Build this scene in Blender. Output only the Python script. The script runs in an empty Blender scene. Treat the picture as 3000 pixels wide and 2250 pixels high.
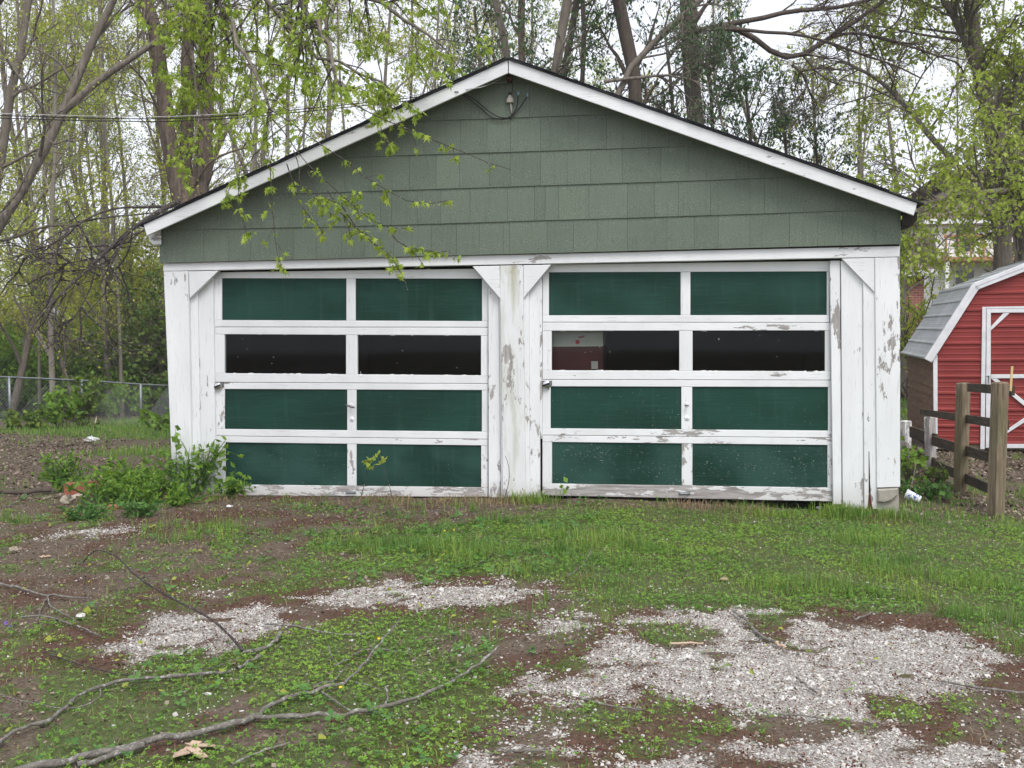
import bpy, math, random
import numpy as np
from mathutils import Matrix, Vector

# ------------------------------------------------------------------ camera, sky, sun, exposure
SC = bpy.context.scene
COL = SC.collection
CAM = np.array([1.4593, -9.889, 1.55]); FPX = 3231.13          # focal length in pixels of a 3000 px wide frame
YAW, PITCH, ROLL = 0.1498, -0.0497, -0.0123
_f = np.array([-math.sin(YAW)*math.cos(PITCH), math.cos(YAW)*math.cos(PITCH), math.sin(PITCH)])
_r0 = np.array([math.cos(YAW), math.sin(YAW), 0.]); _u0 = np.cross(_r0, _f)
_r = _r0*math.cos(ROLL)+_u0*math.sin(ROLL); _u = -_r0*math.sin(ROLL)+_u0*math.cos(ROLL)
cd = bpy.data.cameras.new('camera'); cam = bpy.data.objects.new('camera', cd); COL.objects.link(cam)
cam.matrix_world = Matrix(((_r[0], _u[0], -_f[0], CAM[0]), (_r[1], _u[1], -_f[1], CAM[1]), (_r[2], _u[2], -_f[2], CAM[2]), (0, 0, 0, 1)))
cd.sensor_fit = 'HORIZONTAL'; cd.sensor_width = 36.; cd.lens = FPX/3000*36; cd.clip_start = .05; cd.clip_end = 2000
SC.camera = cam

SUN_EL, SUN_AZ = math.radians(56), math.radians(152)            # azimuth clockwise from +y: behind the camera, to its right
w = bpy.data.worlds.new('World'); SC.world = w; w.use_nodes = True
nt = w.node_tree; bg = nt.nodes['Background']
sky = nt.nodes.new('ShaderNodeTexSky'); sky.sky_type = 'NISHITA'; sky.sun_disc = False
sky.sun_elevation = SUN_EL; sky.sun_rotation = SUN_AZ; sky.air_density = 1.0; sky.dust_density = 4.0; sky.ozone_density = 1.0
hs = nt.nodes.new('ShaderNodeHueSaturation'); hs.inputs['Saturation'].default_value = .45; hs.inputs['Value'].default_value = 1.0
cl = nt.nodes.new('ShaderNodeMixRGB'); cl.inputs['Fac'].default_value = .55; cl.inputs['Color2'].default_value = (8.9, 9.2, 10.0, 1)   # thin even cloud
nt.links.new(sky.outputs['Color'], hs.inputs['Color']); nt.links.new(hs.outputs['Color'], cl.inputs['Color1'])
nt.links.new(cl.outputs['Color'], bg.inputs['Color']); bg.inputs['Strength'].default_value = .12
sl = bpy.data.lights.new('sun', 'SUN'); sl.energy = 1.4; sl.angle = math.radians(24); sl.color = (1., .965, .91)
so = bpy.data.objects.new('sun', sl); COL.objects.link(so)
_sd = Vector((math.sin(SUN_AZ)*math.cos(SUN_EL), math.cos(SUN_AZ)*math.cos(SUN_EL), math.sin(SUN_EL)))
so.rotation_euler = _sd.to_track_quat('Z', 'Y').to_euler()
SC.view_settings.view_transform = 'Standard'; SC.view_settings.look = 'None'; SC.view_settings.gamma = 1; SC.view_settings.use_curve_mapping = False
SC.view_settings.exposure = 0.6
SC.render.engine = 'CYCLES'; SC.cycles.use_denoising = True
SC.cycles.max_bounces = 6; SC.cycles.diffuse_bounces = 3; SC.cycles.transparent_max_bounces = 8; SC.cycles.caustics_reflective = False; SC.cycles.caustics_refractive = False
try: SC.cycles.denoiser = 'OPENIMAGEDENOISE'
except Exception: pass

# ------------------------------------------------------------------ layout helpers
RNG = np.random.default_rng(7); random.seed(7)
def ray(px, py):
    return _f*FPX+_r*(px-1500)-_u*(py-1125)
def onY(px, py, y=0.):                                           # point of the plane y = const
    v = ray(px, py); return CAM+v*((y-CAM[1])/v[1])
def onZ(px, py, z=0.):
    v = ray(px, py); return CAM+v*((z-CAM[2])/v[2])
def onP(px, py, p, n):
    v = ray(px, py); return CAM+v*(np.dot(p-CAM, n)/np.dot(v, n))
def at(px, py, d):                                               # point at distance d in front of the camera
    return CAM+ray(px, py)*(d/FPX)
def sm(x, a, b):
    t = np.clip((x-a)/(b-a), 0, 1); return t*t*(3-2*t)
def vnoise(x, y, s=1., seed=0):                                  # smooth value noise, vectorised
    x = np.asarray(x)*s+seed*17.3; y = np.asarray(y)*s-seed*9.1
    xi = np.floor(x).astype(np.int64); yi = np.floor(y).astype(np.int64); fx = x-xi; fy = y-yi
    fx = fx*fx*(3-2*fx); fy = fy*fy*(3-2*fy)
    def h(a, b):
        n = (a*374761393+b*668265263+seed*1442695041) & 0x7fffffff
        n = ((n ^ (n >> 13))*1274126177) & 0x7fffffff
        return ((n ^ (n >> 16)) & 0xffff)/65535.
    return (h(xi, yi)*(1-fx)+h(xi+1, yi)*fx)*(1-fy)+(h(xi, yi+1)*(1-fx)+h(xi+1, yi+1)*fx)*fy
def fbm(x, y, s=1., seed=0, o=4):
    r = 0; a = 1.; t = 0
    for i in range(o):
        r = r+a*vnoise(x, y, s*2**i, seed+i*3); t += a; a *= .5
    return r/t
def gz(x, y):                                                    # ground height
    x = np.asarray(x, float); y = np.asarray(y, float)
    z = -.05*np.clip(x-1., 0, 4)
    wl = np.clip((3.-x)/5., .12, 1)
    z = z-.052*np.clip(y-3., 0, 38)*wl
    z = z-.04*np.clip(-(x+3.2), 0, 1.5)*sm(y, -2., 1.)
    z = z+(fbm(x, y, .8, 5, 3)-.5)*.05*sm(np.abs(y)+np.abs(x)*0, .3, 1.2)
    return z
def ong(px, py, it=14):                                          # point of the ground seen at a pixel
    z = 0.
    for _ in range(it):
        p = onZ(px, py, z); z = float(gz(p[0], p[1]))
    p[2] = z; return p

# ------------------------------------------------------------------ object helpers
def tag(o, label=None, cat=None, group=None, kind=None):
    if label: o['label'] = label
    if cat: o['category'] = cat
    if group: o['group'] = group
    if kind: o['kind'] = kind
    return o
LOC = {}
def empty(name, loc=(0, 0, 0), parent=None):
    o = bpy.data.objects.new(name, None); COL.objects.link(o); o.empty_display_size = .1
    L = Vector([float(c) for c in loc]); LOC[o.name] = L
    if parent is not None:
        o.parent = parent; o.location = L-LOC[parent.name]
    else: o.location = L
    return o
def mk(name, V, F, mat, parent=None, smooth=False, mi=None):
    """one mesh object; V in world coordinates; F: array or list of arrays of equal-size faces"""
    V = np.asarray(V, np.float32).reshape(-1, 3)
    if isinstance(F, np.ndarray): F = [F]
    F = [np.asarray(a, np.int32) for a in F if len(a)]
    org = np.zeros(3)
    if parent is not None: org = np.array(LOC[parent.name])
    else: org = np.array([V[:, 0].mean(), V[:, 1].mean(), V[:, 2].min()])
    me = bpy.data.meshes.new(name)
    me.vertices.add(len(V)); me.vertices.foreach_set('co', (V-org.astype(np.float32)).ravel())
    nl = sum(a.size for a in F); npoly = sum(len(a) for a in F)
    me.loops.add(nl); me.polygons.add(npoly)
    me.loops.foreach_set('vertex_index', np.concatenate([a.ravel() for a in F]))
    st = []; c = 0
    for a in F:
        st.append(np.arange(len(a))*a.shape[1]+c); c += a.size
    me.polygons.foreach_set('loop_start', np.concatenate(st).astype(np.int32))
    mats = mat if isinstance(mat, (list, tuple)) else [mat]
    for m in mats: me.materials.append(m)
    if mi is not None: me.polygons.foreach_set('material_index', np.asarray(mi, np.int32))
    me.update(calc_edges=True)
    me.polygons.foreach_set('use_smooth', np.full(npoly, smooth))
    me.validate()
    o = bpy.data.objects.new(name, me); COL.objects.link(o)
    if parent is not None: o.parent = parent; o.location = (0, 0, 0)
    else: o.location = [float(c) for c in org]
    LOC[o.name] = Vector([float(c) for c in org])
    return o
class MB:                                                        # collects shapes of one part
    def __init__(s): s.V = []; s.F3 = []; s.F4 = []; s.FN = []; s.n = 0
    def add(s, V, F):
        for f in F:
            g = [i+s.n for i in f]
            (s.F3 if len(g) == 3 else s.F4 if len(g) == 4 else s.FN).append(g)
        s.V += [tuple(v) for v in V]; s.n += len(V); return s
    def box(s, a, b):
        x0, y0, z0 = a; x1, y1, z1 = b
        return s.add([(x0, y0, z0), (x1, y0, z0), (x1, y1, z0), (x0, y1, z0), (x0, y0, z1), (x1, y0, z1), (x1, y1, z1), (x0, y1, z1)],
                     [(0, 3, 2, 1), (4, 5, 6, 7), (0, 1, 5, 4), (1, 2, 6, 5), (2, 3, 7, 6), (3, 0, 4, 7)])
    def prism(s, poly, d, ch=0.):
        """front polygon (world points, seen counter-clockwise from the front) pushed back by vector d, with a chamfer"""
        P = [np.array(p, float) for p in poly]; n = len(P); d = np.array(d, float); dn = d/np.linalg.norm(d)
        if ch <= 0:
            return s.add(P+[p+d for p in P], [tuple(range(n))]+[(i, n+i, n+(i+1) % n, (i+1) % n) for i in range(n)]+[tuple(range(2*n-1, n-1, -1))])
        c = sum(P)/n; Q = []
        for i in range(n):
            e1 = P[i]-P[i-1]; e2 = P[(i+1) % n]-P[i]
            n1 = np.cross(dn, e1); n1 /= np.linalg.norm(n1)+1e-9; n2 = np.cross(dn, e2); n2 /= np.linalg.norm(n2)+1e-9
            if np.dot(n1, c-P[i-1]) < 0: n1 = -n1
            if np.dot(n2, c-P[i]) < 0: n2 = -n2
            Q.append(P[i]+ch*(n1+n2)/max(.35, 1+np.dot(n1, n2)))
        V = Q+[p+dn*ch for p in P]+[p+d for p in P]
        F = [tuple(range(n))]+[(i, n+i, n+(i+1) % n, (i+1) % n) for i in range(n)]+[(n+i, 2*n+i, 2*n+(i+1) % n, n+(i+1) % n) for i in range(n)]+[tuple(range(3*n-1, 2*n-1, -1))]
        return s.add(V, F)
    def tube(s, pts, rad, sides=8, cap=True):
        P = np.array(pts, float); k = len(P); R = np.full(k, rad) if np.isscalar(rad) else np.array(rad, float)
        V, F = tube_arrays(P[None], R[None], sides); V = list(V)
        F = [tuple(f) for f in F]
        if cap: F += [tuple(range(sides-1, -1, -1)), tuple(range((k-1)*sides, k*sides))]
        return s.add(V, F)
    def lathe(s, c, axis, prof, sides=16):                      # prof: (distance along axis, radius)
        c = np.array(c, float); a = np.array(axis, float); a /= np.linalg.norm(a)
        return s.tube([c+a*t for t, r in prof], [r for t, r in prof], sides)
    def build(s, name, mat, parent=None, smooth=False):
        FS = [np.array(s.F3, np.int32).reshape(-1, 3), np.array(s.F4, np.int32).reshape(-1, 4)]
        for k in sorted({len(f) for f in s.FN}): FS.append(np.array([f for f in s.FN if len(f) == k], np.int32))
        return mk(name, np.array(s.V), FS, mat, parent, smooth)
def tube_arrays(P, R, sides):
    """P (n,k,3), R (n,k) -> vertices and quads of n tubes"""
    n, k, _ = P.shape
    T = np.gradient(P, axis=1) if k > 2 else np.repeat((P[:, 1:]-P[:, :1]), 2, axis=1)
    T = T/(np.linalg.norm(T, axis=2, keepdims=True)+1e-9)
    mT = T.mean(axis=1); ref = np.where((np.abs(mT[:, 2:3]) < .8), np.array([[0, 0, 1.]]), np.array([[1., 0, 0]]))[:, None, :]
    N = np.cross(T, np.broadcast_to(ref, T.shape)); N /= (np.linalg.norm(N, axis=2, keepdims=True)+1e-9); B = np.cross(T, N)
    a = np.arange(sides)*2*np.pi/sides
    V = P[:, :, None, :]+R[:, :, None, None]*(np.cos(a)[None, None, :, None]*N[:, :, None, :]+np.sin(a)[None, None, :, None]*B[:, :, None, :])
    V = V.reshape(-1, 3)
    b = (np.arange(n)[:, None, None]*k+np.arange(k-1)[None, :, None])*sides; j = np.arange(sides)[None, None, :]; j2 = (j+1) % sides
    F = np.stack([b+j, b+j2, b+sides+j2, b+sides+j], axis=3).reshape(-1, 4)
    return V, F

# ------------------------------------------------------------------ materials
MATS = {}
class Mat:
    def __init__(s, name):
        s.m = bpy.data.materials.new(name); s.m.use_nodes = True; s.nt = s.m.node_tree
        s.b = s.nt.nodes['Principled BSDF']; s.out = s.nt.nodes['Material Output']; s._pos = None
        MATS[name] = s.m
    def node(s, t, **kw):
        n = s.nt.nodes.new(t)
        for k, v in kw.items(): setattr(n, k, v)
        return n
    def link(s, a, b): s.nt.links.new(a, b)
    def put(s, sock, v):
        if hasattr(v, 'links') or hasattr(v, 'is_linked'): s.link(v, sock)
        else: sock.default_value = v
    def pos(s, scale=(1, 1, 1), obj=False):
        if obj: src = s.node('ShaderNodeTexCoord').outputs['Object']
        else: src = s.node('ShaderNodeNewGeometry').outputs['Position']
        mp = s.node('ShaderNodeMapping'); s.link(src, mp.inputs['Vector']); mp.inputs['Scale'].default_value = scale
        return mp.outputs['Vector']
    def noise(s, scale=(1, 1, 1), detail=4., rough=.55, obj=False, off=0., dist=0.):
        n = s.node('ShaderNodeTexNoise'); v = s.pos(scale, obj)
        if off is not None:
            oi = s.node('ShaderNodeObjectInfo'); ad = s.node('ShaderNodeVectorMath', operation='ADD'); s.link(v, ad.inputs[0])
            ml = s.node('ShaderNodeMath', operation='MULTIPLY'); s.link(oi.outputs['Random'], ml.inputs[0]); ml.inputs[1].default_value = off
            s.link(ml.outputs[0], ad.inputs[1]); v = ad.outputs[0]
        s.link(v, n.inputs['Vector']); n.inputs['Scale'].default_value = 1.; n.inputs['Detail'].default_value = detail
        n.inputs['Roughness'].default_value = rough; n.inputs['Distortion'].default_value = dist
        return n.outputs['Fac']
    def ramp(s, fac, stops, interp='LINEAR'):
        r = s.node('ShaderNodeValToRGB'); s.link(fac, r.inputs['Fac']); e = r.color_ramp.elements; r.color_ramp.interpolation = interp
        while len(e) < len(stops): e.new(.5)
        for el, (p, c) in zip(e, stops):
            el.position = p; el.color = (c, c, c, 1) if np.isscalar(c) else (*c, 1)
        return r.outputs['Color']
    def mix(s, fac, a, b, mode='MIX'):
        n = s.node('ShaderNodeMixRGB', blend_type=mode)
        for k, v in (('Fac', fac), ('Color1', a), ('Color2', b)):
            if hasattr(v, 'is_linked'): s.link(v, n.inputs[k])
            elif k == 'Fac': n.inputs[k].default_value = v
            else: n.inputs[k].default_value = (*v, 1) if len(v) == 3 else v
        return n.outputs['Color']
    def math(s, op, a, b=None, clamp=False):
        n = s.node('ShaderNodeMath', operation=op); n.use_clamp = clamp
        for i, v in enumerate((a, b)):
            if v is None: continue
            if hasattr(v, 'is_linked'): s.link(v, n.inputs[i])
            else: n.inputs[i].default_value = v
        return n.outputs[0]
    def prop(s, name):                                           # custom property of the object
        n = s.node('ShaderNodeAttribute', attribute_type='OBJECT', attribute_name=name); return n.outputs['Fac']
    def rnd(s): return s.node('ShaderNodeObjectInfo').outputs['Random']
    def island(s): return s.node('ShaderNodeNewGeometry').outputs['Random Per Island']
    def z(s):
        x = s.node('ShaderNodeSeparateXYZ'); s.link(s.node('ShaderNodeNewGeometry').outputs['Position'], x.inputs[0]); return x.outputs['Z']
    def color(s, c):
        if hasattr(c, 'is_linked'): s.link(c, s.b.inputs['Base Color'])
        else: s.b.inputs['Base Color'].default_value = (*c, 1)
        return s
    def set(s, rough=.7, metal=0., spec=.3):
        for k, v in (('Roughness', rough), ('Metallic', metal), ('Specular IOR Level', spec)):
            if hasattr(v, 'is_linked'): s.link(v, s.b.inputs[k])
            else: s.b.inputs[k].default_value = v
        return s
    def bump(s, h, strength=.3, dist=.004):
        b = s.node('ShaderNodeBump'); b.inputs['Strength'].default_value = strength; b.inputs['Distance'].default_value = dist
        s.link(h, b.inputs['Height']); s.link(b.outputs['Normal'], s.b.inputs['Normal']); return s
    def leafy(s, col, trans=.35, tcol=None):
        s.color(col); t = s.node('ShaderNodeBsdfTranslucent')
        if hasattr(col, 'is_linked'): s.link(s.mix(1., col, tcol or (1.25, 1.2, .7), 'MULTIPLY'), t.inputs['Color'])
        m = s.node('ShaderNodeMixShader'); m.inputs[0].default_value = trans
        s.link(s.b.outputs[0], m.inputs[1]); s.link(t.outputs[0], m.inputs[2]); s.link(m.outputs[0], s.out.inputs['Surface']); return s

def white_paint(name, stretch, grain):
    """old white paint on boards; property peel (0..1) bares grey wood, mildew adds green-grey streaks"""
    m = Mat(name)
    big = m.noise(tuple(a*.45 for a in stretch), 5, .65, off=31.)
    fine = m.noise(tuple(a*2.4 for a in stretch), 6, .7, off=57.)
    k = m.math('ADD', m.math('MULTIPLY', big, .6), m.math('MULTIPLY', fine, .4))
    low = m.ramp(m.math('ADD', m.math('MULTIPLY', m.z(), -1.6), .75, True), [(0, 0), (1, 1)])
    thr = m.math('SUBTRACT', .645, m.math('MULTIPLY', m.prop('peel'), .26))
    thr = m.math('SUBTRACT', thr, m.math('MULTIPLY', low, .05))
    mask = m.ramp(m.math('MULTIPLY', m.math('SUBTRACT', k, thr), 60., True), [(0, 0), (1, 1)])
    crack = m.noise(grain, 4, .6, off=11.)
    wood = m.ramp(crack, [(.3, (.20, .185, .175)), (.55, (.36, .34, .33)), (.75, (.46, .44, .42))])
    dirt = m.noise((2.2, 2.2, .7), 4, .6, off=5.)
    white = m.ramp(dirt, [(.3, (.68, .69, .70)), (.6, (.77, .78, .80)), (.8, (.80, .81, .83))])
    hair = m.ramp(m.noise(tuple(a*1.5 for a in grain), 3, .6, off=23.), [(.60, 0), (.68, .45)])
    white = m.mix(hair, white, (.46, .45, .43))
    mild = m.ramp(m.noise((9, 9, 1.1), 5, .65, off=3.), [(.45, 0), (.7, 1)])
    white = m.mix(m.math('MULTIPLY', mild, m.prop('mildew'), True), white, (.36, .36, .24))
    splash = m.math('MULTIPLY', m.ramp(m.math('ADD', m.math('MULTIPLY', m.z(), -5.), .9, True), [(0, 0), (1, 1)]), m.math('MULTIPLY', dirt, .9))
    white = m.mix(splash, white, (.40, .37, .32))
    m.color(m.mix(mask, white, wood)); m.set(m.ramp(mask, [(0, .48), (1, .85)]), 0, .35)
    h = m.math('SUBTRACT', m.math('MULTIPLY', crack, .35), m.math('MULTIPLY', mask, .8))
    return m.bump(h, .5, .003)
white_paint('white_v', (7, 7, 2.6), (60, 60, 4)); white_paint('white_h', (2.6, 7, 9), (4, 40, 60))

m = Mat('door_green')                                            # plywood door panels
gr = m.noise((3, 3, 55), 5, .7, off=40.); pat = m.noise((1.6, 1.6, 2.6), 3, .5, off=13.)
col = m.ramp(pat, [(.3, (.005, .031, .021)), (.7, (.009, .052, .036))])
fade = m.ramp(m.math('MULTIPLY', m.ramp(pat, [(.42, 0), (.7, 1)]), m.prop('fade'), True), [(0, 0), (1, .5)])
col = m.mix(fade, col, (.035, .085, .075))
sp = m.noise((45, 45, 190), 2, .5, off=71.); area = m.noise((2.2, 2.2, 3.), 3, .6, off=19.)
thr = m.math('SUBTRACT', .80, m.math('MULTIPLY', m.math('MULTIPLY', area, m.prop('peel')), .26))
spk = m.ramp(m.math('MULTIPLY', m.math('SUBTRACT', sp, thr), 25., True), [(0, 0), (1, 1)])
col = m.mix(spk, col, (.45, .46, .42)); col = m.mix(m.ramp(gr, [(.52, 0), (.72, .35)]), col, (.028, .085, .07)); strk = m.noise((14, 14, 1.2), 4, .6, off=61.); col = m.mix(m.ramp(strk, [(.55, 0), (.75, .25)]), col, (.05, .10, .09))
m.color(col); m.set(m.ramp(pat, [(.3, .5), (.7, .7)]), 0, .2); m.bump(m.math('ADD', gr, m.math('MULTIPLY', spk, -.5)), .8, .003)

m = Mat('siding')                                                # ribbed mineral shingles, grey green
st = m.noise((85, 85, 1.2), 2, .5, off=33.); gn = m.noise((150, 150, 150), 2, .6); pat = m.noise((1.1, 1.1, 1.6), 3, .5, off=2.)
col = m.ramp(pat, [(.3, (.116, .143, .112)), (.7, (.138, .166, .131))])
col = m.mix(m.ramp(st, [(.34, .30), (.46, 0)]), col, (.078, .103, .080)); col = m.mix(m.ramp(gn, [(.54, 0), (.68, .75)]), col, (.25, .285, .245))
vary = m.ramp(m.rnd(), [(0, (.94, .94, .94)), (.5, (1, 1, 1)), (1, (1.04, 1.05, 1.03))])
m.color(m.mix(1., col, vary, 'MULTIPLY')); m.set(.85, 0, .2); m.bump(m.math('ADD', m.math('MULTIPLY', st, .6), m.math('MULTIPLY', gn, .6)), .45, .003)

def simple(name, a, b, scale=(4, 4, 4), rough=.75, metal=0., spec=.3, bump=0., detail=5., lo=.3, hi=.7, obj=False):
    m = Mat(name); n = m.noise(scale, detail, .6, obj=obj, off=17.); m.color(m.ramp(n, [(lo, a), (hi, b)])); m.set(rough, metal, spec)
    if bump: m.bump(n, bump, .01)
    return m
simple('roofing', (.012, .013, .018), (.05, .05, .058), (40, 40, 40), .9, bump=.5)
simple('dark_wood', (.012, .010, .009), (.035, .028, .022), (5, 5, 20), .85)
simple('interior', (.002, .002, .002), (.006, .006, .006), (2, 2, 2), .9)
simple('concrete', (.25, .23, .20), (.42, .39, .34), (7, 7, 7), .9, bump=.6)
simple('rust_wood', (.05, .018, .010), (.13, .05, .025), (20, 20, 6), .95, bump=.5)
simple('steel', (.10, .10, .10), (.28, .28, .28), (30, 30, 30), .45, .8, .5)
simple('chrome', (.55, .55, .56), (.72, .72, .73), (20, 20, 20), .22, 1., .5)
simple('galvanised', (.16, .18, .19), (.28, .30, .31), (9, 9, 9), .5, .6, .5)
simple('black_rubber', (.012, .012, .014), (.03, .03, .032), (30, 30, 30), .6)
simple('aluminium_wire', (.34, .34, .33), (.5, .5, .49), (30, 30, 30), .5, .6)
simple('porcelain_brown', (.05, .012, .006), (.11, .025, .012), (40, 40, 40), .18, 0, .6)
simple('conduit', (.36, .33, .29), (.52, .49, .44), (25, 25, 25), .7)
simple('blue_plastic', (.16, .28, .40), (.22, .36, .48), (20, 20, 20), .4)
simple('cream', (.42, .41, .37), (.52, .51, .47), (6, 6, 6), .5)
simple('maroon', (.06, .012, .014), (.10, .02, .022), (6, 6, 6), .45)
simple('red_spot', (.42, .03, .05), (.5, .05, .08), (6, 6, 6), .5)
simple('brick_red', (.22, .075, .05), (.34, .13, .085), (9, 9, 9), .9, bump=.4)
simple('mortar', (.35, .32, .29), (.42, .39, .35), (9, 9, 9), .9)
simple('rock', (.28, .24, .19), (.45, .40, .33), (9, 9, 9), .9, bump=.6)
simple('house_white', (.70, .71, .72), (.78, .78, .78), (2, 2, 2), .6)
simple('house_roof', (.13, .10, .085), (.21, .165, .14), (3, 3, 3), .9, bump=.4)
simple('window_dark', (.03, .035, .04), (.07, .075, .08), (1, 1, 1), .15, 0, .6)
simple('deck_wood', (.30, .15, .07), (.42, .23, .12), (8, 8, 8), .8)
simple('paper_white', (.68, .68, .68), (.8, .8, .8), (12, 12, 12), .7)
simple('cup_blue', (.05, .12, .42), (.72, .74, .78), (30, 30, 22), .5, lo=.42, hi=.50)
simple('plastic_black', (.008, .008, .009), (.02, .02, .02), (12, 12, 12), .4)
simple('path_pale', (.38, .35, .31), (.5, .46, .42), (2, 2, 2), .9)
simple('lumber_new', (.50, .36, .15), (.62, .48, .24), (6, 6, 30), .7)
simple('dry_bark', (.38, .27, .19), (.55, .42, .32), (20, 20, 20), .9)
simple('dandelion', (.60, .36, .02), (.72, .48, .04), (20, 20, 20), .8)
simple('violet_petal', (.12, .06, .30), (.20, .12, .42), (20, 20, 20), .8)
simple('putty', (.60, .60, .58), (.75, .75, .74), (20, 20, 20), .8)

m = Mat('brick_wall'); sx = m.node('ShaderNodeSeparateXYZ'); m.link(m.node('ShaderNodeNewGeometry').outputs['Position'], sx.inputs[0]); cb = m.node('ShaderNodeCombineXYZ'); m.link(sx.outputs['X'], cb.inputs['X']); m.link(sx.outputs['Z'], cb.inputs['Y'])
bt = m.node('ShaderNodeTexBrick'); m.link(cb.outputs[0], bt.inputs['Vector']); bt.inputs['Scale'].default_value = 1.; bt.inputs['Brick Width'].default_value = .21; bt.inputs['Row Height'].default_value = .075; bt.inputs['Mortar Size'].default_value = .006
bt.inputs['Color1'].default_value = (.19, .06, .042, 1); bt.inputs['Color2'].default_value = (.28, .10, .07, 1); bt.inputs['Mortar'].default_value = (.33, .29, .26, 1); m.color(bt.outputs['Color']); m.set(.9, 0, .2)
m = Mat('fence_wood'); gr = m.noise((55, 55, 3.5), 5, .65, off=21.); al = m.noise((2, 2, 1.2), 4, .6, off=9.)
c = m.ramp(gr, [(.3, (.085, .062, .042)), (.55, (.21, .165, .115)), (.75, (.30, .245, .175))])
c = m.mix(m.ramp(al, [(.45, 0), (.72, .7)]), c, (.10, .105, .045)); m.color(c); m.set(.9, 0, .2); m.bump(gr, .7, .004)
m = Mat('rail_wood'); gr = m.noise((3.5, 3.5, 60), 5, .65, off=21.); al = m.noise((5, 5, 2.2), 4, .6, off=9.)
c = m.ramp(gr, [(.3, (.028, .022, .017)), (.6, (.085, .068, .05)), (.8, (.15, .125, .095))])
c = m.mix(m.ramp(al, [(.50, 0), (.72, .6)]), c, (.022, .024, .016)); m.color(c); m.set(.9, 0, .2); m.bump(gr, .7, .004)
m = Mat('shed_red'); n = m.noise((1.3, 1.3, 2.), 4, .6); fd_ = m.noise((9, 9, .8), 5, .65); m.color(m.mix(m.ramp(fd_, [(.55, 0), (.8, .2)]), m.ramp(n, [(.3, (.20, .027, .024)), (.7, (.255, .038, .034))]), (.25, .07, .06))); m.set(.5, 0, .3)
m = Mat('shed_white'); n = m.noise((6, 6, 6), 4, .6); m.color(m.ramp(n, [(.3, (.60, .61, .63)), (.7, (.74, .75, .77))])); m.set(.4, 0, .45)
m = Mat('shed_board'); gr = m.noise((3, 3, 45), 4, .6, off=15.); m.color(m.ramp(gr, [(.3, (.13, .078, .053)), (.7, (.24, .155, .11))])); m.set(.8, 0, .2); m.bump(gr, .4, .003)
m = Mat('shed_roof'); n = m.noise((2, 1., 3), 5, .65); st = m.noise((9, 9, 9), 4, .6); c = m.ramp(n, [(.3, (.34, .35, .36)), (.7, (.52, .54, .56))])
c = m.mix(m.ramp(st, [(.55, 0), (.75, .6)]), c, (.17, .165, .14)); m.color(c); m.set(.5, .3, .4)

def bark(name, a, b, c2, scale=(14, 14, 3.), lichen=0.):
    m = Mat(name); n = m.noise(scale, 6, .7, off=23., dist=.3); n2 = m.noise((2.3, 2.3, 1.2), 3, .5, off=5.)
    c = m.mix(m.ramp(n2, [(.35, 0), (.7, .7)]), m.ramp(n, [(.3, a), (.68, b)]), c2)
    if lichen:
        l = m.noise((38, 38, 38), 4, .65, off=7.); c = m.mix(m.ramp(l, [(.58-.06*lichen, 0), (.72-.06*lichen, .75)]), c, (.46, .46, .43))
    m.color(c); m.set(.92, 0, .15); m.bump(n, .9, .02); return m
bark('bark_brown', (.04, .03, .024), (.215, .17, .135), (.12, .095, .076), (26, 26, 3.5))
bark('bark_grey', (.06, .052, .044), (.27, .238, .20), (.16, .138, .112), (22, 22, 4.))
bark('bark_far', (.12, .108, .092), (.26, .235, .20), (.19, .17, .145), (5, 5, 1.2))  # paler bark for distant trees: haze put into the colour
bark('bark_dark', (.045, .037, .031), (.13, .105, .088), (.085, .068, .057))
bark('bark_stick', (.085, .075, .065), (.25, .23, .205), (.17, .155, .135), (30, 30, 30), .9)
bark('bark_twig', (.03, .025, .024), (.10, .085, .08), (.06, .05, .048), (40, 40, 40), .35)

def leaf(name, cols, trans=.35, rough=.6, spec=.25, patch=False):
    m = Mat(name); k = len(cols); c = m.ramp(m.island(), [(i/(k-1), q) for i, q in enumerate(cols)])
    if patch: c = m.mix(1., c, m.ramp(m.noise((1.3, 1.3, .1), 4, .6, off=None), [(.32, (.72, .86, .8)), (.5, (1.05, 1.06, 1.)), (.68, (1.5, 1.3, 1.1))]), 'MULTIPLY')
    m.set(rough, 0, spec); m.leafy(c, trans); return m
leaf('leaf_maple', [(.20, .30, .04), (.28, .39, .055), (.37, .46, .08), (.25, .35, .05)], .42)
leaf('leaf_samara', [(.33, .43, .09), (.40, .48, .12)], .4)
leaf('leaf_spring', [(.27, .31, .05), (.36, .39, .065), (.45, .46, .09), (.32, .37, .06)], .4)
leaf('leaf_lime', [(.22, .31, .045), (.31, .40, .06), (.39, .46, .09), (.26, .36, .055)], .42)
leaf('leaf_dark', [(.032, .075, .028), (.055, .115, .042), (.085, .165, .06), (.04, .092, .036)], .18, .5, .2)
leaf('leaf_bush', [(.09, .18, .025), (.14, .26, .036), (.20, .33, .05), (.12, .22, .032)], .35)
leaf('leaf_ivy', [(.05, .10, .02), (.09, .16, .03), (.15, .22, .04), (.21, .28, .05)], .3)
leaf('leaf_litter', [(.08, .056, .043), (.145, .108, .084), (.22, .175, .14), (.31, .255, .205), (.11, .078, .058)], .05, .85, .1)
leaf('red_litter', [(.06, .022, .015), (.105, .038, .025), (.145, .06, .038), (.08, .035, .025)], .05, .85, .1)
leaf('yellow_leaf', [(.25, .30, .05), (.33, .36, .06)], .25)
leaf('grass_blade', [(.08, .175, .04), (.12, .24, .05), (.175, .30, .062), (.21, .27, .075), (.095, .205, .05)], .3, patch=True)
leaf('grass_dry', [(.25, .19, .115), (.34, .27, .17)], .2, .8, .1)
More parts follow.
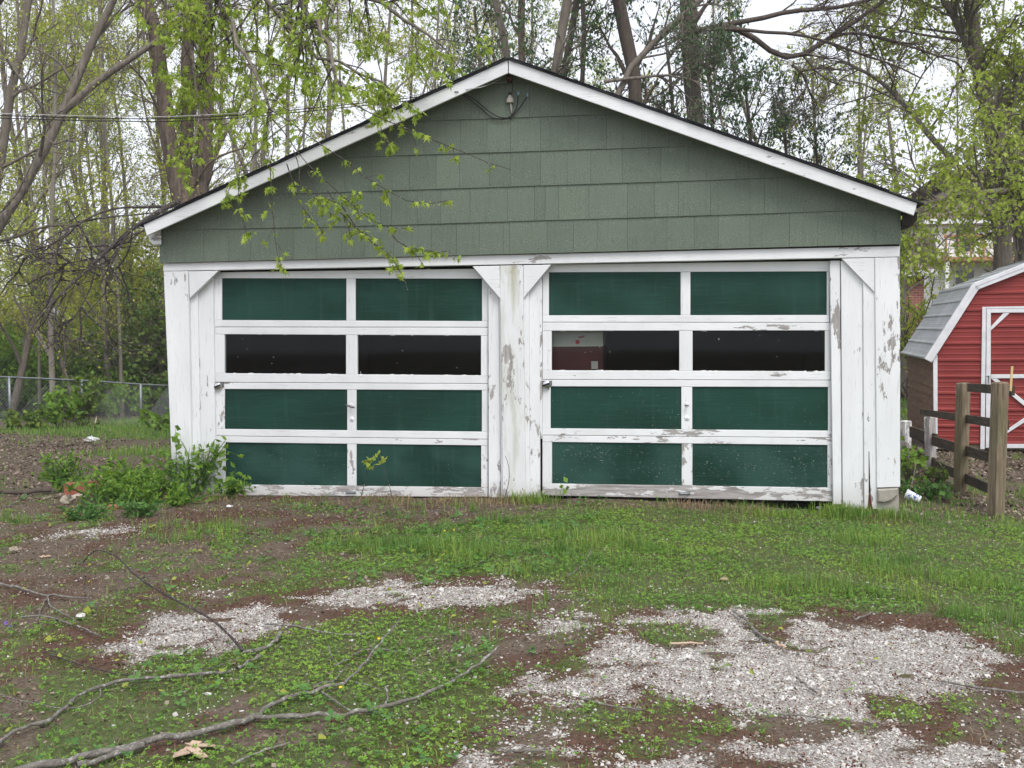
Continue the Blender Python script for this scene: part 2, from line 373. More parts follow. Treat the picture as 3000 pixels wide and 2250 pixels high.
leaf('clover', [(.10, .20, .03), (.14, .275, .04), (.19, .345, .055), (.12, .225, .034), (.17, .31, .05)], .3, patch=True)
leaf('clover_dark', [(.055, .14, .035), (.085, .19, .045), (.12, .24, .055)], .25)
m = Mat('gravel_stone'); c = m.ramp(m.island(), [(0, (.38, .36, .33)), (.35, (.53, .515, .485)), (.7, (.65, .64, .615)), (.9, (.49, .455, .40)), (1, (.30, .27, .235))])
n = m.noise((60, 60, 60), 3, .6, off=None); m.color(m.mix(1., c, m.ramp(n, [(.3, .82), (.7, 1.06)]), 'MULTIPLY')); m.set(.85, 0, .25)
m = Mat('glass'); tr = m.node('ShaderNodeBsdfTransparent'); gl = m.node('ShaderNodeBsdfGlossy'); gl.inputs['Roughness'].default_value = .04
tr.inputs['Color'].default_value = (.82, .84, .83, 1); lw = m.node('ShaderNodeFresnel'); lw.inputs['IOR'].default_value = 1.45; mx = m.node('ShaderNodeMixShader')
m.link(m.math('MULTIPLY', lw.outputs[0], .4), mx.inputs[0]); m.link(tr.outputs[0], mx.inputs[1]); m.link(gl.outputs[0], mx.inputs[2]); 
dd = m.node('ShaderNodeBsdfDiffuse'); dd.inputs['Color'].default_value = (.45, .44, .42, 1); m2 = m.node('ShaderNodeMixShader'); dn = m.noise((5, 5, 7), 5, .7)
m.link(m.ramp(dn, [(.45, .0005), (.8, .007)]), m2.inputs[0]); m.link(mx.outputs[0], m2.inputs[1]); m.link(dd.outputs[0], m2.inputs[2]); m.link(m2.outputs[0], m.out.inputs['Surface'])
m = Mat('ground_soil')                                           # cover attribute: r gravel, g green, b red litter
at_ = m.node('ShaderNodeAttribute', attribute_name='cover'); sp_ = m.node('ShaderNodeSeparateColor'); m.link(at_.outputs['Color'], sp_.inputs[0])
n1 = m.noise((3, 3, 3), 6, .7, off=None); n2 = m.noise((45, 45, 45), 4, .7, off=None); n3 = m.noise((120, 120, 120), 3, .6, off=None)
soil = m.ramp(n2, [(.25, (.05, .038, .028)), (.5, (.12, .093, .07)), (.72, (.21, .17, .135))])
soil = m.mix(m.ramp(n1, [(.4, 0), (.7, .5)]), soil, (.15, .115, .09))
red = m.ramp(n3, [(.3, (.055, .022, .015)), (.7, (.125, .06, .04))]); edge = lambda c: m.ramp(m.math('ADD', c, m.math('MULTIPLY', m.math('SUBTRACT', m.math('ADD', m.math('MULTIPLY', n2, .6), m.math('MULTIPLY', n3, .4)), .5), 2.4)), [(.40, 0), (.58, 1)])
soil = m.mix(m.math('MULTIPLY', edge(sp_.outputs[2]), .55), soil, red)
gra = m.ramp(n3, [(.36, (.13, .10, .085)), (.5, (.36, .335, .31)), (.66, (.50, .485, .46))]); soil = m.mix(m.math('MULTIPLY', edge(sp_.outputs[0]), .9), soil, gra)
grn = m.ramp(n2, [(.3, (.05, .075, .022)), (.7, (.11, .16, .045))]); soil = m.mix(m.math('MULTIPLY', edge(sp_.outputs[1]), .7), soil, grn)
m.color(soil); m.set(.95, 0, .1); m.bump(m.math('ADD', n2, m.math('MULTIPLY', n3, .5)), .8, .02)
MT = MATS

# ------------------------------------------------------------------ ground
K = 3000/2212.
def gpoly(pts): return np.array([ong(a*K, b*K)[:2] for a, b in pts])
def sdpoly(x, y, P):                                             # signed distance, positive inside
    x = np.asarray(x, float); y = np.asarray(y, float); d = np.full(x.shape, 1e9); ins = np.zeros(x.shape, bool)
    for i in range(len(P)):
        ax, ay = P[i-1]; bx, by = P[i]; ex, ey = bx-ax, by-ay
        t = np.clip(((x-ax)*ex+(y-ay)*ey)/(ex*ex+ey*ey+1e-12), 0, 1)
        d = np.minimum(d, np.hypot(x-ax-t*ex, y-ay-t*ey))
        c = ((ay > y) != (by > y)) & (x < (bx-ax)*(y-ay)/(by-ay+1e-12)+ax); ins ^= c
    return np.where(ins, d, -d)
GRAVEL = [(gpoly(p), k) for p, k in [
    ([(225, 1335), (330, 1312), (480, 1303), (600, 1318), (665, 1345), (600, 1365), (520, 1385), (440, 1402), (330, 1425), (250, 1430), (265, 1400), (238, 1370)], 1.),
    ([(650, 1288), (720, 1250), (850, 1244), (960, 1262), (1080, 1248), (1190, 1256), (1220, 1288), (1100, 1312), (960, 1316), (850, 1302), (760, 1312), (690, 1302)], 1.),
    ([(365, 1284), (440, 1255), (520, 1258), (500, 1290), (420, 1297)], .7),
    ([(1075, 1472), (1180, 1440), (1250, 1400), (1340, 1375), (1290, 1338), (1420, 1325), (1560, 1318), (1760, 1322), (1850, 1343), (1990, 1350), (2100, 1385), (2215, 1420), (2180, 1440), (2100, 1452), (2050, 1480), (1900, 1543), (1700, 1548), (1560, 1562), (1500, 1530), (1400, 1515), (1250, 1530), (1120, 1502)], 1.),
    ([(1300, 1640), (1500, 1598), (1700, 1585), (1900, 1600), (2100, 1560), (2300, 1535), (2400, 1720), (1200, 1720)], .85),
    ([(30, 1168), (100, 1150), (200, 1130), (330, 1131), (310, 1146), (160, 1163)], .75),
    ([(1180, 1312), (1290, 1310), (1340, 1350), (1240, 1372), (1110, 1352)], .7),
    ([(960, 1600), (1100, 1560), (1250, 1570), (1350, 1700), (900, 1700)], .6)]]
BARE = [gpoly(p) for p in [[(1370, 1345), (1500, 1340), (1560, 1385), (1450, 1410), (1370, 1385)], [(1330, 1512), (1480, 1500), (1560, 1545), (1400, 1560)], [(1500, 1400), (1640, 1395), (1660, 1425), (1540, 1432)], [(1640, 1330), (1680, 1330), (1700, 1385), (1640, 1390)]]]
GREEN = [(gpoly(p), k) for p, k in [
    ([(0, 1150), (300, 1140), (800, 1122), (1060, 1105), (1100, 1080), (470, 1075), (0, 1000)], .40),
    ([(1080, 1112), (1500, 1098), (1800, 1110), (2900, 1120), (2900, 1420), (2260, 1400), (2000, 1332), (1800, 1318), (1500, 1308), (1250, 1290), (1120, 1235), (700, 1232), (560, 1195), (900, 1150)], .95),
    ([(0, 1440), (250, 1440), (500, 1400), (720, 1345), (1100, 1330), (1080, 1430), (1000, 1560), (1000, 1700), (0, 1700)], .66),
    ([(200, 1200), (600, 1180), (900, 1200), (640, 1240), (300, 1240)], .55),
    ([(1120, 1560), (1300, 1530), (1500, 1545), (1480, 1600), (1250, 1659), (1000, 1659)], .42)]]
YARD = [(np.array(p), k) for p, k in [([(-9, 9), (-5.6, 8), (-3.5, 12), (-3.5, 22), (-14, 22), (-14, 12)], .95), ([(-6.8, 4.5), (-5.4, 4.3), (-5.6, 5.6), (-7, 5.8)], .9), ([(3.5, -.3), (9, -.6), (9, .2), (3.5, .6)], .8), ([(3.5, 9), (12, 7), (40, 40), (5, 60)], 1.), ([(3.4, .5), (5., .5), (5.5, 3), (3.4, 3)], .5)]]
def cover(x, y):
    nz = (fbm(x, y, 2.2, 3, 4)-.5)*.55
    g = np.zeros(np.shape(x)); sdm = np.full(np.shape(x), -9.)
    for P, k in GRAVEL:
        sd = sdpoly(x, y, P); g = np.maximum(g, k*sm(sd+nz, -.20, .22)); sdm = np.maximum(sdm, sd)
    for P in BARE: g = g*(1-.8*sm(sdpoly(x, y, P)+nz*.6, -.06, .08))
    hf = .4*fbm(x, y, 3.2, 111, 3)+.6*fbm(x, y, 10., 113, 2)
    g = np.clip(g*sm(g*1.0+(hf-.5)*3.2, .22, .95), 0, 1)
    gw = np.full(np.shape(x), .46)
    for P, k in GREEN: gw = gw+(k-gw)*sm(sdpoly(x, y, P)+nz*.8, -.15, .15)
    far = sm(y, .6, 1.6); gw = gw+(.27-gw)*far
    for P, k in YARD: gw = gw+(k-gw)*sm(sdpoly(x, y, P)+nz*1.2, -.3, .4)
    pat = .35*fbm(x, y, 1.5, 21, 4)+.30*fbm(x, y, 5., 31, 3)+.35*fbm(x, y, 13., 33, 2)
    grn = sm(pat+(gw-.5)*.42, .45, .57)*np.clip(.25+gw, 0, 1)
    for P in BARE[:3]: grn = np.maximum(grn, .8*sm(sdpoly(x, y, P)+nz, -.02, .14))
    grn = grn*(1-np.clip(g*1.1, 0, .92))
    red = np.exp(-((sdm+.06)/.22)**2)*sm(fbm(x, y, 3.1, 41, 3), .38, .6)+.75*sm(fbm(x, y, 2.6, 47, 4), .52, .64)*(y < .3)*(1-grn*.8)
    return g, grn, np.clip(red, 0, 1)
def geo(a, b, d0, n):
    t = np.geomspace(1, 1+(b-a)/d0, n)-1; return a+t*(b-a)/t[-1]
gx = np.concatenate([9-geo(0, 420, .5, 40)[::-1]*1.-16, np.arange(-6.94, 9, .072), geo(9.1, 420, .5, 40)])
gy = np.concatenate([-7-geo(0, 60, .5, 14)[::-1], np.arange(-6.94, 1.2, .072), np.arange(1.3, 14, .22), geo(14.2, 600, .6, 60)])
GX, GY = np.meshgrid(gx, gy); GZ = gz(GX, GY)
micro = (fbm(GX, GY, 7., 61, 3)-.5)*.035*(np.abs(GY+3) < 5)
nx, ny = len(gx), len(gy); idx = np.arange(nx*ny).reshape(ny, nx)
gf = np.stack([idx[:-1, :-1], idx[:-1, 1:], idx[1:, 1:], idx[1:, :-1]], 2).reshape(-1, 4)
ground = mk('ground', np.stack([GX, GY, GZ+micro-.01], 2).reshape(-1, 3), gf, MT['ground_soil'], smooth=True)
cg, cn, cr = cover(GX.ravel(), GY.ravel())
ca = ground.data.color_attributes.new('cover', 'FLOAT_COLOR', 'POINT')
ca.data.foreach_set('color', np.stack([cg, cn, cr, np.ones_like(cg)], 1).astype(np.float32).ravel())
tag(ground, 'brown soil yard of bare earth, worn gravel drive and grass', 'ground', kind='structure')

# ------------------------------------------------------------------ garage
GA = empty('garage', (0, 0, 0)); tag(GA, 'white and green two-door wooden garage with shingled gable', 'garage')
HW, HR, EX, EZ, PROUD, DEPTH = 3.35, 3.905, 3.436, 2.458, .2156, 6.6
RS = (HR-EZ-.105)/EX                                              # roof pitch
def quad(p, y): return [onY(a, b, y) for a, b in p]
def board(name, p, y, t, mat, parent=GA, peel=.1, mildew=0., ch=.004, fade=0.):
    """a board whose front face has these corners (photo pixels, clockwise from top left), on the plane y, t thick"""
    o = MB().prism(quad(p, y)[::-1], (0, t, 0), ch).build(name, MT[mat], parent)
    o['peel'] = float(peel); o['mildew'] = float(mildew); o['fade'] = float(fade); return o
def lerp(a, b, t): return (a[0]+(b[0]-a[0])*t, a[1]+(b[1]-a[1])*t)
# shingle siding of the gable: six courses of lapped shingles
GS = empty('gable_siding', (0, -.02, 2.2), GA)
LN = [[(468, 771), (2638, 715.6)], [(468, 674.5), (1000, 664.5), (2000, 634), (2638, 613)], [(468, 580), (1000, 563.7), (2000, 531), (2638, 509)],
      [(468, 479), (1000, 462), (2000, 429.5), (2638, 408)], [(468, 383), (1195, 357), (1823, 334.5), (2638, 306)], [(468, 281), (1445, 247), (1583, 242.5), (2638, 206)], [(468, 180), (2638, 100)]]
def ly(i, x):
    L = LN[i]; return float(np.interp(x, [p[0] for p in L], [p[1] for p in L]))
JT = [[491, 597, 671, 736, 818, 862, 927, 1002, 1070, 1154, 1263.6, 1338, 1404.6, 1474.7, 1493, 1603.5, 1680, 1750, 1838.6, 1954, 2034, 2104, 2196.7, 2313, 2395.6, 2468, 2563, 2630],
      [573.6, 647.7, 711, 772, 850, 930, 980, 1047, 1115, 1148, 1224, 1291.6, 1377.5, 1488, 1566, 1597.6, 1637, 1725.6, 1838.6, 1918, 1988, 2081, 2196.7, 2239.6, 2278, 2352.6, 2447.6, 2540],
      [700, 790, 860, 930, 1010, 1090, 1200, 1278, 1347, 1434, 1495, 1584.5, 1662, 1731, 1823, 1936, 2016, 2070, 2156, 2228, 2310, 2400],
      [880, 940, 1010, 1086, 1131, 1154, 1240.5, 1350, 1427, 1496, 1584.5, 1696, 1776.7, 1825, 1879, 1958, 2030, 2110, 2190],
      [1120, 1190, 1262, 1303, 1380, 1404.6, 1481, 1551.5, 1651, 1770, 1850, 1930], [1380, 1500, 1640]]
def roofz(x): return HR-RS*abs(x)-.035
def clip_roof(P):                                                # cut a convex polygon (x, z) by both roof slopes
    for s in (1, -1):
        Q = []
        f = lambda p: HR-.035-RS*s*p[0]-p[1]
        for i in range(len(P)):
            a, b = P[i-1], P[i]; fa, fb = f(a), f(b)
            if fa >= 0 and fb >= 0: Q.append(b)
            elif fa >= 0 > fb: t = fa/(fa-fb); Q.append((a[0]+(b[0]-a[0])*t, a[1]+(b[1]-a[1])*t))
            elif fb >= 0 > fa: t = fa/(fa-fb); Q += [(a[0]+(b[0]-a[0])*t, a[1]+(b[1]-a[1])*t), b]
        P = Q
        if len(P) < 3: return []
    return P
nails = MB()
for ci in range(6):
    xs = [469]+[j for j in JT[ci]]+[2639]
    for k in range(len(xs)-1):
        x0, x1 = xs[k]+.3, xs[k+1]-.3
        jit = random.uniform(-1, 1)*.25
        c = [onY(a, b, -.02) for a, b in [(x0, ly(ci, x0)-.4+jit), (x1, ly(ci, x1)-.4+jit), (x1, ly(ci+1, x1)-1.5), (x0, ly(ci+1, x0)-1.5)]]
        P = clip_roof([(p[0], p[2]) for p in c])
        if len(P) < 3 or max(p[0] for p in P)-min(p[0] for p in P) < .015: continue
        zb = min(p[1] for p in P); zt = c[3][2]; tl = random.uniform(.009, .011)
        yf = lambda z: -.020-tl*(1-min(1, (z-zb)/max(.05, zt-zb)))-.003
        n = len(P); V = [(x, yf(z), z) for x, z in P]+[(x, -.004, z) for x, z in P]
        MB().add(V, [tuple(range(n))]+[(i, n+i, n+(i+1) % n, (i+1) % n) for i in range(n)]).build('shingle', MT['siding'], GS)
        for xx in (.08, .92, .5):
            if x1-x0 > 40 and random.random() < .75:
                p = onY(x0+(x1-x0)*xx, ly(ci, x0)-random.choice([7, 9, 34]), -.02)
                if p[2] < roofz(p[0])-.05: nails.lathe((p[0], yf(p[2])+.001, p[2]), (0, -1, 0), [(0, .0045), (.0015, .0035)], 5)
nails.build('nail_heads', MT['black_rubber'], GS)['kind'] = 'stuff'
MB().prism([(-HW+.01, -.003, 2.22), (HW-.01, -.003, 2.22), (HW-.01, -.003, roofz(HW)), (0, -.003, roofz(0)), (-HW+.01, -.003, roofz(HW))], (0, .1, 0)).build('gable_wall', MT['dark_wood'], GA)
# rake boards and roof
def rake(s):
    t = .115; x0, z0 = 0.004*s, HR; x1, z1 = EX*s, EZ+.105
    y = -PROUD
    P = [(x0, y, z0), (x0, y, z0-t), (EX*s*.993, y, EZ+.0), (x1+.004*s, y, z1-.004)]
    if s < 0: P = P[::-1]
    o = MB().prism(P[::-1] if s < 0 else P, (0, .025, 0), .003).build('rake_board', MT['white_h'], GA); o['peel'] = .17; o['mildew'] = 0.
for s in (-1, 1): rake(s)
for s in (-1, 1):                                                # roof slope: deck with overlapping shingle layers at its edge
    mb = MB(); e = EX+.055
    def rp(x, dz): return HR-RS*abs(x)+dz
    a = [(0, -PROUD-.02, rp(0, .004)), (e*s, -PROUD-.02, rp(e, .004)), (e*s, DEPTH+.2, rp(e, .004)), (0, DEPTH+.2, rp(0, .004))]
    mb.add(a+[(x, y, z+.012) for x, y, z in a], [(0, 1, 2, 3), (7, 6, 5, 4), (0, 4, 5, 1), (1, 5, 6, 2), (2, 6, 7, 3)])
    mb.build('roof_slope', MT['roofing'], GA)
    mb = MB(); x = .02
    for i in range(24):                                          # curled shingle tabs along the front edge
        x2 = x+random.uniform(.11, .17); up = random.uniform(.002, .014); fr = random.uniform(.0, .012)
        if x2 > e+.01: break
        mb.prism([(x*s, -PROUD-.024-fr, rp(x, .016+up*.5)), (x2*s, -PROUD-.024-fr, rp(x2, .016+up*.3)), (x2*s, -PROUD+.25, rp(x2, .018)), (x*s, -PROUD+.25, rp(x, .018))], (0, 0, .006))
        x = x2+random.uniform(-.01, .002)
    mb.build('roof_edge_tabs', MT['roofing'], GA)['kind'] = 'stuff'
    MB().prism([(.03*s, -PROUD+.025, roofz(.03)-.03), (EX*s, -PROUD+.025, roofz(EX)-.03), (EX*s, 0, roofz(EX)-.03), (.03*s, 0, roofz(.03)-.03)], (0, 0, .028)).build('soffit', MT['white_h'], GA)
    # eave return box under the rake end
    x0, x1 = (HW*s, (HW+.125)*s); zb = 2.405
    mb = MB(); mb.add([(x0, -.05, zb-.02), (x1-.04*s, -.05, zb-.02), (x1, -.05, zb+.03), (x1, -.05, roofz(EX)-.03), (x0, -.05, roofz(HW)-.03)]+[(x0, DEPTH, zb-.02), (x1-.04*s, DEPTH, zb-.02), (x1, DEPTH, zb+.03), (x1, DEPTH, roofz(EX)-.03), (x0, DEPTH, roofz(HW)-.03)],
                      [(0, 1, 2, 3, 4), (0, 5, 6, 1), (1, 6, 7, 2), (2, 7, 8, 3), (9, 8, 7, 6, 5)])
    o = mb.build('eave_return', MT['white_h' if s < 0 else 'dark_wood'], GA); o['peel'] = .25; o['mildew'] = .1  # right return is white-trim work; the dark material paints in its shaded underside
# header, corner boards, centre post, braces
board('header_board', [(478, 771), (2637, 715.6), (2636, 752.5), (478, 794.5)], 0, .09, 'white_h', peel=.10)
board('corner_board', [(479, 795.4), (551, 794.2), (563, 1462), (507, 1462)], 0, .09, 'white_v', peel=.13)
board('corner_board', [(2563, 755.2), (2636.5, 753.6), (2637.5, 1427), (2569, 1429)], 0, .09, 'white_v', peel=.48)
board('center_post', [(1464, 778.2), (1532, 776.6), (1540.5, 1456), (1473, 1456)], 0, .09, 'white_v', peel=.33, mildew=.9)
board('corner_brace', [(552.3, 795), (640, 793.3), (555, 875)], .001, .05, 'white_h', peel=.08)
board('corner_brace', [(1384, 780.4), (1463, 778.6), (1466, 875.5)], .001, .05, 'white_h', peel=.2)
board('corner_brace', [(1533, 777.2), (1614.5, 775.5), (1533.6, 873.5)], .001, .05, 'white_h', peel=.1)
board('corner_brace', [(2466, 757.6), (2561.8, 755.6), (2562.3, 857)], .001, .05, 'white_h', peel=.12)
# stepped jamb boards beside the doors: top corners, bottom corners, depth
for nm, p, y, pl in [('jamb_board', [(555, 800), (577, 800), (591, 1462), (567, 1462)], .045, .22), ('jamb_board', [(577.5, 800), (624, 800), (633, 1462), (591.5, 1462)], .07, .2),
                     ('jamb_board', [(1461, 790), (1468, 790), (1476, 1458), (1468, 1458)], .03, .3), ('jamb_board', [(1430, 792), (1460.5, 791), (1467.5, 1458), (1431, 1458)], .06, .2),
                     ('jamb_board', [(1531, 785), (1549, 785), (1552, 1458), (1539, 1458)], .03, .2), ('jamb_board', [(1549.5, 784), (1581, 783), (1582, 1458), (1552.5, 1458)], .06, .2),
                     ('door_stop', [(1581.5, 783), (1587.5, 783), (1588.5, 1286), (1579, 1286)], .075, .45),
                     ('door_stop', [(2431, 764), (2461, 763), (2466.5, 1478), (2441, 1478)], .05, .28), ('jamb_board', [(2463.5, 764), (2527, 763), (2531, 1490), (2469, 1490)], .035, .25),
                     ('jamb_board', [(2528, 764), (2565, 764), (2571, 1492), (2532, 1492)], .018, .25)]:
    board(nm, p, y, .04, 'white_v', peel=pl)
board('rotten_crack', [(2545, 1322), (2546.6, 1322), (2550.5, 1446), (2545, 1446)], .0165, .01, 'dark_wood', ch=0)
board('rotten_strip', [(2545, 1447), (2550.5, 1447), (2553, 1470), (2559, 1500), (2538, 1502), (2543, 1475)], .0165, .01, 'rust_wood', ch=0)
# concrete footing under the broken corner
pts = [(2570, 1430), (2634, 1428), (2633, 1440), (2635, 1520), (2571, 1520)]
fo = MB().prism(quad(pts, .02)[::-1], (0, .3, 0), .004).build('footing', MT['concrete'], GA)
mb = MB()
qq = [(2571, 1434), (2632, 1430), (2630, 1452), (2612, 1468), (2590, 1474), (2572, 1472)]
mb.prism(quad(qq, -.02)[::-1], (0, .05, 0), .012); mb.build('broken_mortar', MT['concrete'], GA)
for s in (-1, 1):
    MB().box((s*HW-(.1 if s > 0 else 0), .095, -.3), (s*HW+(0 if s > 0 else .1), DEPTH, 2.42)).build('side_wall', MT['white_v'], GA)
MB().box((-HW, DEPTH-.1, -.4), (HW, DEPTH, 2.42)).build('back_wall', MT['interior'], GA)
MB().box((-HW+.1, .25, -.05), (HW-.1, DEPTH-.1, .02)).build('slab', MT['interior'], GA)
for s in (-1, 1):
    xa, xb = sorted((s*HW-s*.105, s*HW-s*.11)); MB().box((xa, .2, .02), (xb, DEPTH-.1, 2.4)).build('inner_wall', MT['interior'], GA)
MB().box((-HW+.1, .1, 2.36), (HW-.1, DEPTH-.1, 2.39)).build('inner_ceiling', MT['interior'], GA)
# the two sectional doors
def door(spec, pl, handle, lock, lift):
    D = empty('garage_door', onY((spec['x'][0][0]+spec['x'][1][0])/2, 1455, .1), GA)
    Y = .1
    (xlt, xlb), (xrt, xrb) = spec['x']                           # outer edges at top and bottom
    yt, yb = spec['yt'], spec['yb']
    def ex(side, y):
        a, b = spec['x'][side]; return a+(b-a)*(y-yt[side])/(yb[side]-yt[side])
    J = [yt]+spec['joints']+[yb]
    for r in range(4):
        (T0, T1), (B0, B1) = J[r], J[r+1]; w = spec['rows'][r]  # w: (xl, xm0, xm1, xr, topL, botL, topR, botR)
        xl, xm0, xm1, xr, tl, bl, tr, br = w; g = .7
        xe0, xe1 = ex(0, (T0+B0)/2), ex(1, (T1+B1)/2)
        yT = lambda x: tl+(tr-tl)*(x-xl)/(xr-xl)
        yB = lambda x: bl+(br-bl)*(x-xl)/(xr-xl)
        yJ0 = lambda x: T0+g+(T1-T0)*(x-xe0)/(xe1-xe0)
        yJ1 = lambda x: B0-g+(B1-B0)*(x-xe0)/(xe1-xe0)
        p = pl[r]
        board('rail', [(xe0, yJ0(xe0)), (xe1, yJ0(xe1)), (xe1, yT(xe1)), (xe0, yT(xe0))], Y, .04, 'white_h', D, p, ch=.003)
        board('rail', [(xe0, yB(xe0)), (xe1, yB(xe1)), (xe1, yJ1(xe1)), (xe0, yJ1(xe0))], Y, .04, 'white_h', D, p+(.25 if r == 3 else 0), ch=.003)
        for a, b in ((xe0, xl), (xm0, xm1), (xr, xe1)):
            board('stile', [(a, yT(a)+.4), (b, yT(b)+.4), (b, yB(b)-.4), (a, yB(a)-.4)], Y+.0015, .038, 'white_v', D, p, ch=.003)
        for h, (a, b) in enumerate(((xl, xm0), (xm1, xr))):
            q = [(a-2, yT(a)-2), (b+2, yT(b)-2), (b+2, yB(b)+2), (a-2, yB(a)+2)]
            if r == 1:
                MB().prism(quad(q, Y+.019)[::-1], (0, .004, 0)).build('window_pane', MT['glass'], D)
                mb = MB()                                        # uneven putty line round the pane
                for kx in range(14):
                    xx = a+(b-a)*(kx+random.random())/14; hh = random.uniform(1., 3.6); wd = random.uniform(6, 22)
                    yb_ = yB(xx)+1; mb.prism(quad([(xx, yb_-hh*.7), (xx+wd*.6, yb_-hh), (min(b, xx+wd), yb_), (xx-2, yb_)], Y+.0165)[::-1], (0, .002, 0))
                    if kx % 3 == 0: yb_ = yT(xx)-1; mb.prism(quad([(xx, yb_), (min(b, xx+wd), yb_), (min(b, xx+wd*.8), yb_+hh), (xx+2, yb_+hh*.8)], Y+.0165)[::-1], (0, .002, 0))
                for kx in range(5):
                    xx = random.uniform(a+8, b-8); yy = random.uniform(yT(xx)+8, yB(xx)-5); w1 = random.uniform(.5, 1.3); h1 = random.uniform(.6, 2.6) if random.random() < .5 else .7
                    mb.prism(quad([(xx-w1, yy-h1), (xx+w1*.7, yy-h1*.8), (xx+w1, yy+h1), (xx-w1*.6, yy+h1)], Y+.0165)[::-1], (0, .002, 0))
                mb.build('putty', MT['putty'], D)['kind'] = 'stuff'
            else:
                board('panel', q, Y+.014, .012, 'door_green', D, p*(1.9 if r > 1 else .6)+(.15 if r == 3 else 0), ch=0, fade=(1.5 if r == 3 else .5 if r == 0 else .1))
    # disc padlock on a hasp plate
    lx, lyy = lock; c = onY(lx, lyy, Y); s_ = .0034
    mb = MB().prism(quad([(lx-15, lyy-10), (lx+15, lyy-11), (lx+15, lyy+4), (lx-15, lyy+5)], Y-.004)[::-1], (0, .006, 0), .001); mb.build('hasp_plate', MT['steel'], D)
    mb = MB().lathe(c+np.array([0, -.004, 0]), (0, -1, 0), [(0, .036), (.006, .037), (.026, .035), (.031, .028), (.032, .001)], 20); mb.build('disc_padlock', MT['chrome'], D, True)
    d = np.array([math.cos(.35), 0, math.sin(.35)]); n_ = np.array([-d[2], 0, d[0]]); b0 = c+np.array([0, -.037, 0])
    MB().prism([b0-d*.034-n_*.009, b0+d*.034-n_*.009, b0+d*.034+n_*.009, b0-d*.034+n_*.009], (0, .006, 0), .001).build('lock_bar', MT['plastic_black'], D)
    # T handle with oval plate, round key plate
    hx, hy = handle; c = onY(hx, hy, Y)
    MB().lathe(c+np.array([0, -.001, .010]), (0, -1, 0), [(0, .017), (.004, .016), (.006, .010)], 14).build('handle_plate', MT['white_v'], D, True)
    MB().tube([c+np.array([0, 0, 0]), c+np.array([0, -.035, 0])], .006, 8).build('handle_stem', MT['steel'], D, True)
    if spec['tee']: MB().tube([c+np.array([-.048, -.036, .014]), c+np.array([-.03, -.037, .010]), c+np.array([0, -.037, 0]), c+np.array([.038, -.036, -.011])], [.007, .009, .010, .008], 8).build('handle_bar', MT['steel'], D, True)
    else: MB().tube([c+np.array([-.02, -.036, .004]), c+np.array([0, -.037, 0]), c+np.array([.018, -.036, -.003])], [.005, .008, .005], 8).build('handle_bar', MT['steel'], D, True)
    k = onY(hx+1, hy+38, Y)
    MB().lathe(k, (0, -1, 0), [(0, .023), (.003, .022), (.006, .015), (.007, .013)], 16).build('key_plate', MT['white_v'], D, True)
    MB().box((k[0]-.002, k[1]-.010, k[2]-.006), (k[0]+.002, k[1]-.006, k[2]+.004)).build('keyhole', MT['plastic_black'], D)
    l = onY(*lift, Y)
    MB().box((l[0]-.05, l[1]-.003, l[2]-.012), (l[0]+.05, l[1], l[2]+.012)).tube([l+np.array([-.045, -.002, 0]), l+np.array([-.035, -.022, .004]), l+np.array([.035, -.022, .004]), l+np.array([.045, -.002, 0])], .006, 6).build('lift_handle', MT['galvanised'], D)
    return D
door(dict(x=[(627, 634), (1430, 1429)], yt=(797, 786), yb=(1452, 1457), joints=[(958, 959), (1120, 1124), (1277, 1287)], tee=True,
          rows=[(650, 1014.5, 1041.5, 1412, 815, 937.6, 816.5, 940.8), (658, 1013.5, 1047, 1409, 979, 1093.6, 982.8, 1100), (658, 1017, 1044, 1411.5, 1139.7, 1257, 1143, 1265), (660, 1017, 1044, 1409.5, 1296, 1419.5, 1305, 1428)]),
     [.06, .14, .18, .2], (1030, 1190), (641, 1131), (1028, 1443))
door(dict(x=[(1590, 1589), (2429, 2441)], yt=(774, 764), yb=(1452, 1470), joints=[(944, 945), (1112, 1114), (1275, 1283)], tee=False,
          rows=[(1608, 1994, 2022.6, 2422.5, 797.5, 924, 795, 923), (1616, 1990, 2029, 2417, 969, 1085, 968, 1088), (1613, 1996, 2028, 2426, 1132, 1255, 1134, 1262), (1617, 1997, 2028.5, 2424.5, 1295, 1417, 1304, 1429)]),
     [.1, .18, .30, .36], (2012, 1187), (1602, 1126), (2005, 1446))
# painted panel cabinet standing close behind the window
y_ = .19; CB = empty('cabinet', (onY(1700, 1050, y_)[0], y_+.2, .02)); tag(CB, 'cream and maroon cabinet standing inside the garage behind the window', 'cabinet')
xa, xb = onY(1560, 1050, y_)[0], onY(1766, 1050, y_)[0]; zs = onY(1700, 1013, y_)[2]
MB().box((xa, y_, .02), (xb, y_+.5, zs)).build('lower_body', MT['maroon'], CB); MB().box((xa, y_+.004, zs+.004), (xb, y_+.5, 1.75)).build('upper_panel', MT['cream'], CB)
MB().box((xa, y_-.006, zs-.006), (xb+.004, y_+.004, zs+.006)).build('trim_strip', MT['cream'], CB)
c = onY(1692, 1002, y_); MB().lathe(c, (0, -1, 0), [(-.001, .02), (.002, .02)], 14).build('red_dot', MT['red_spot'], CB)
c = onY(1703, 988, y_); MB().tube([c+np.array([-.028, -.001, .006]), c+np.array([-.01, -.001, -.002]), c+np.array([.012, -.001, .004]), c+np.array([.03, -.001, .012])], .006, 5).build('red_mark', MT['red_spot'], CB)
c = onY(1742, 1068, y_); MB().box((c[0]-.03, y_-.004, c[2]-.04), (c[0]+.03, y_-.001, c[2]+.03)).build('pale_label', MT['cream'], CB)
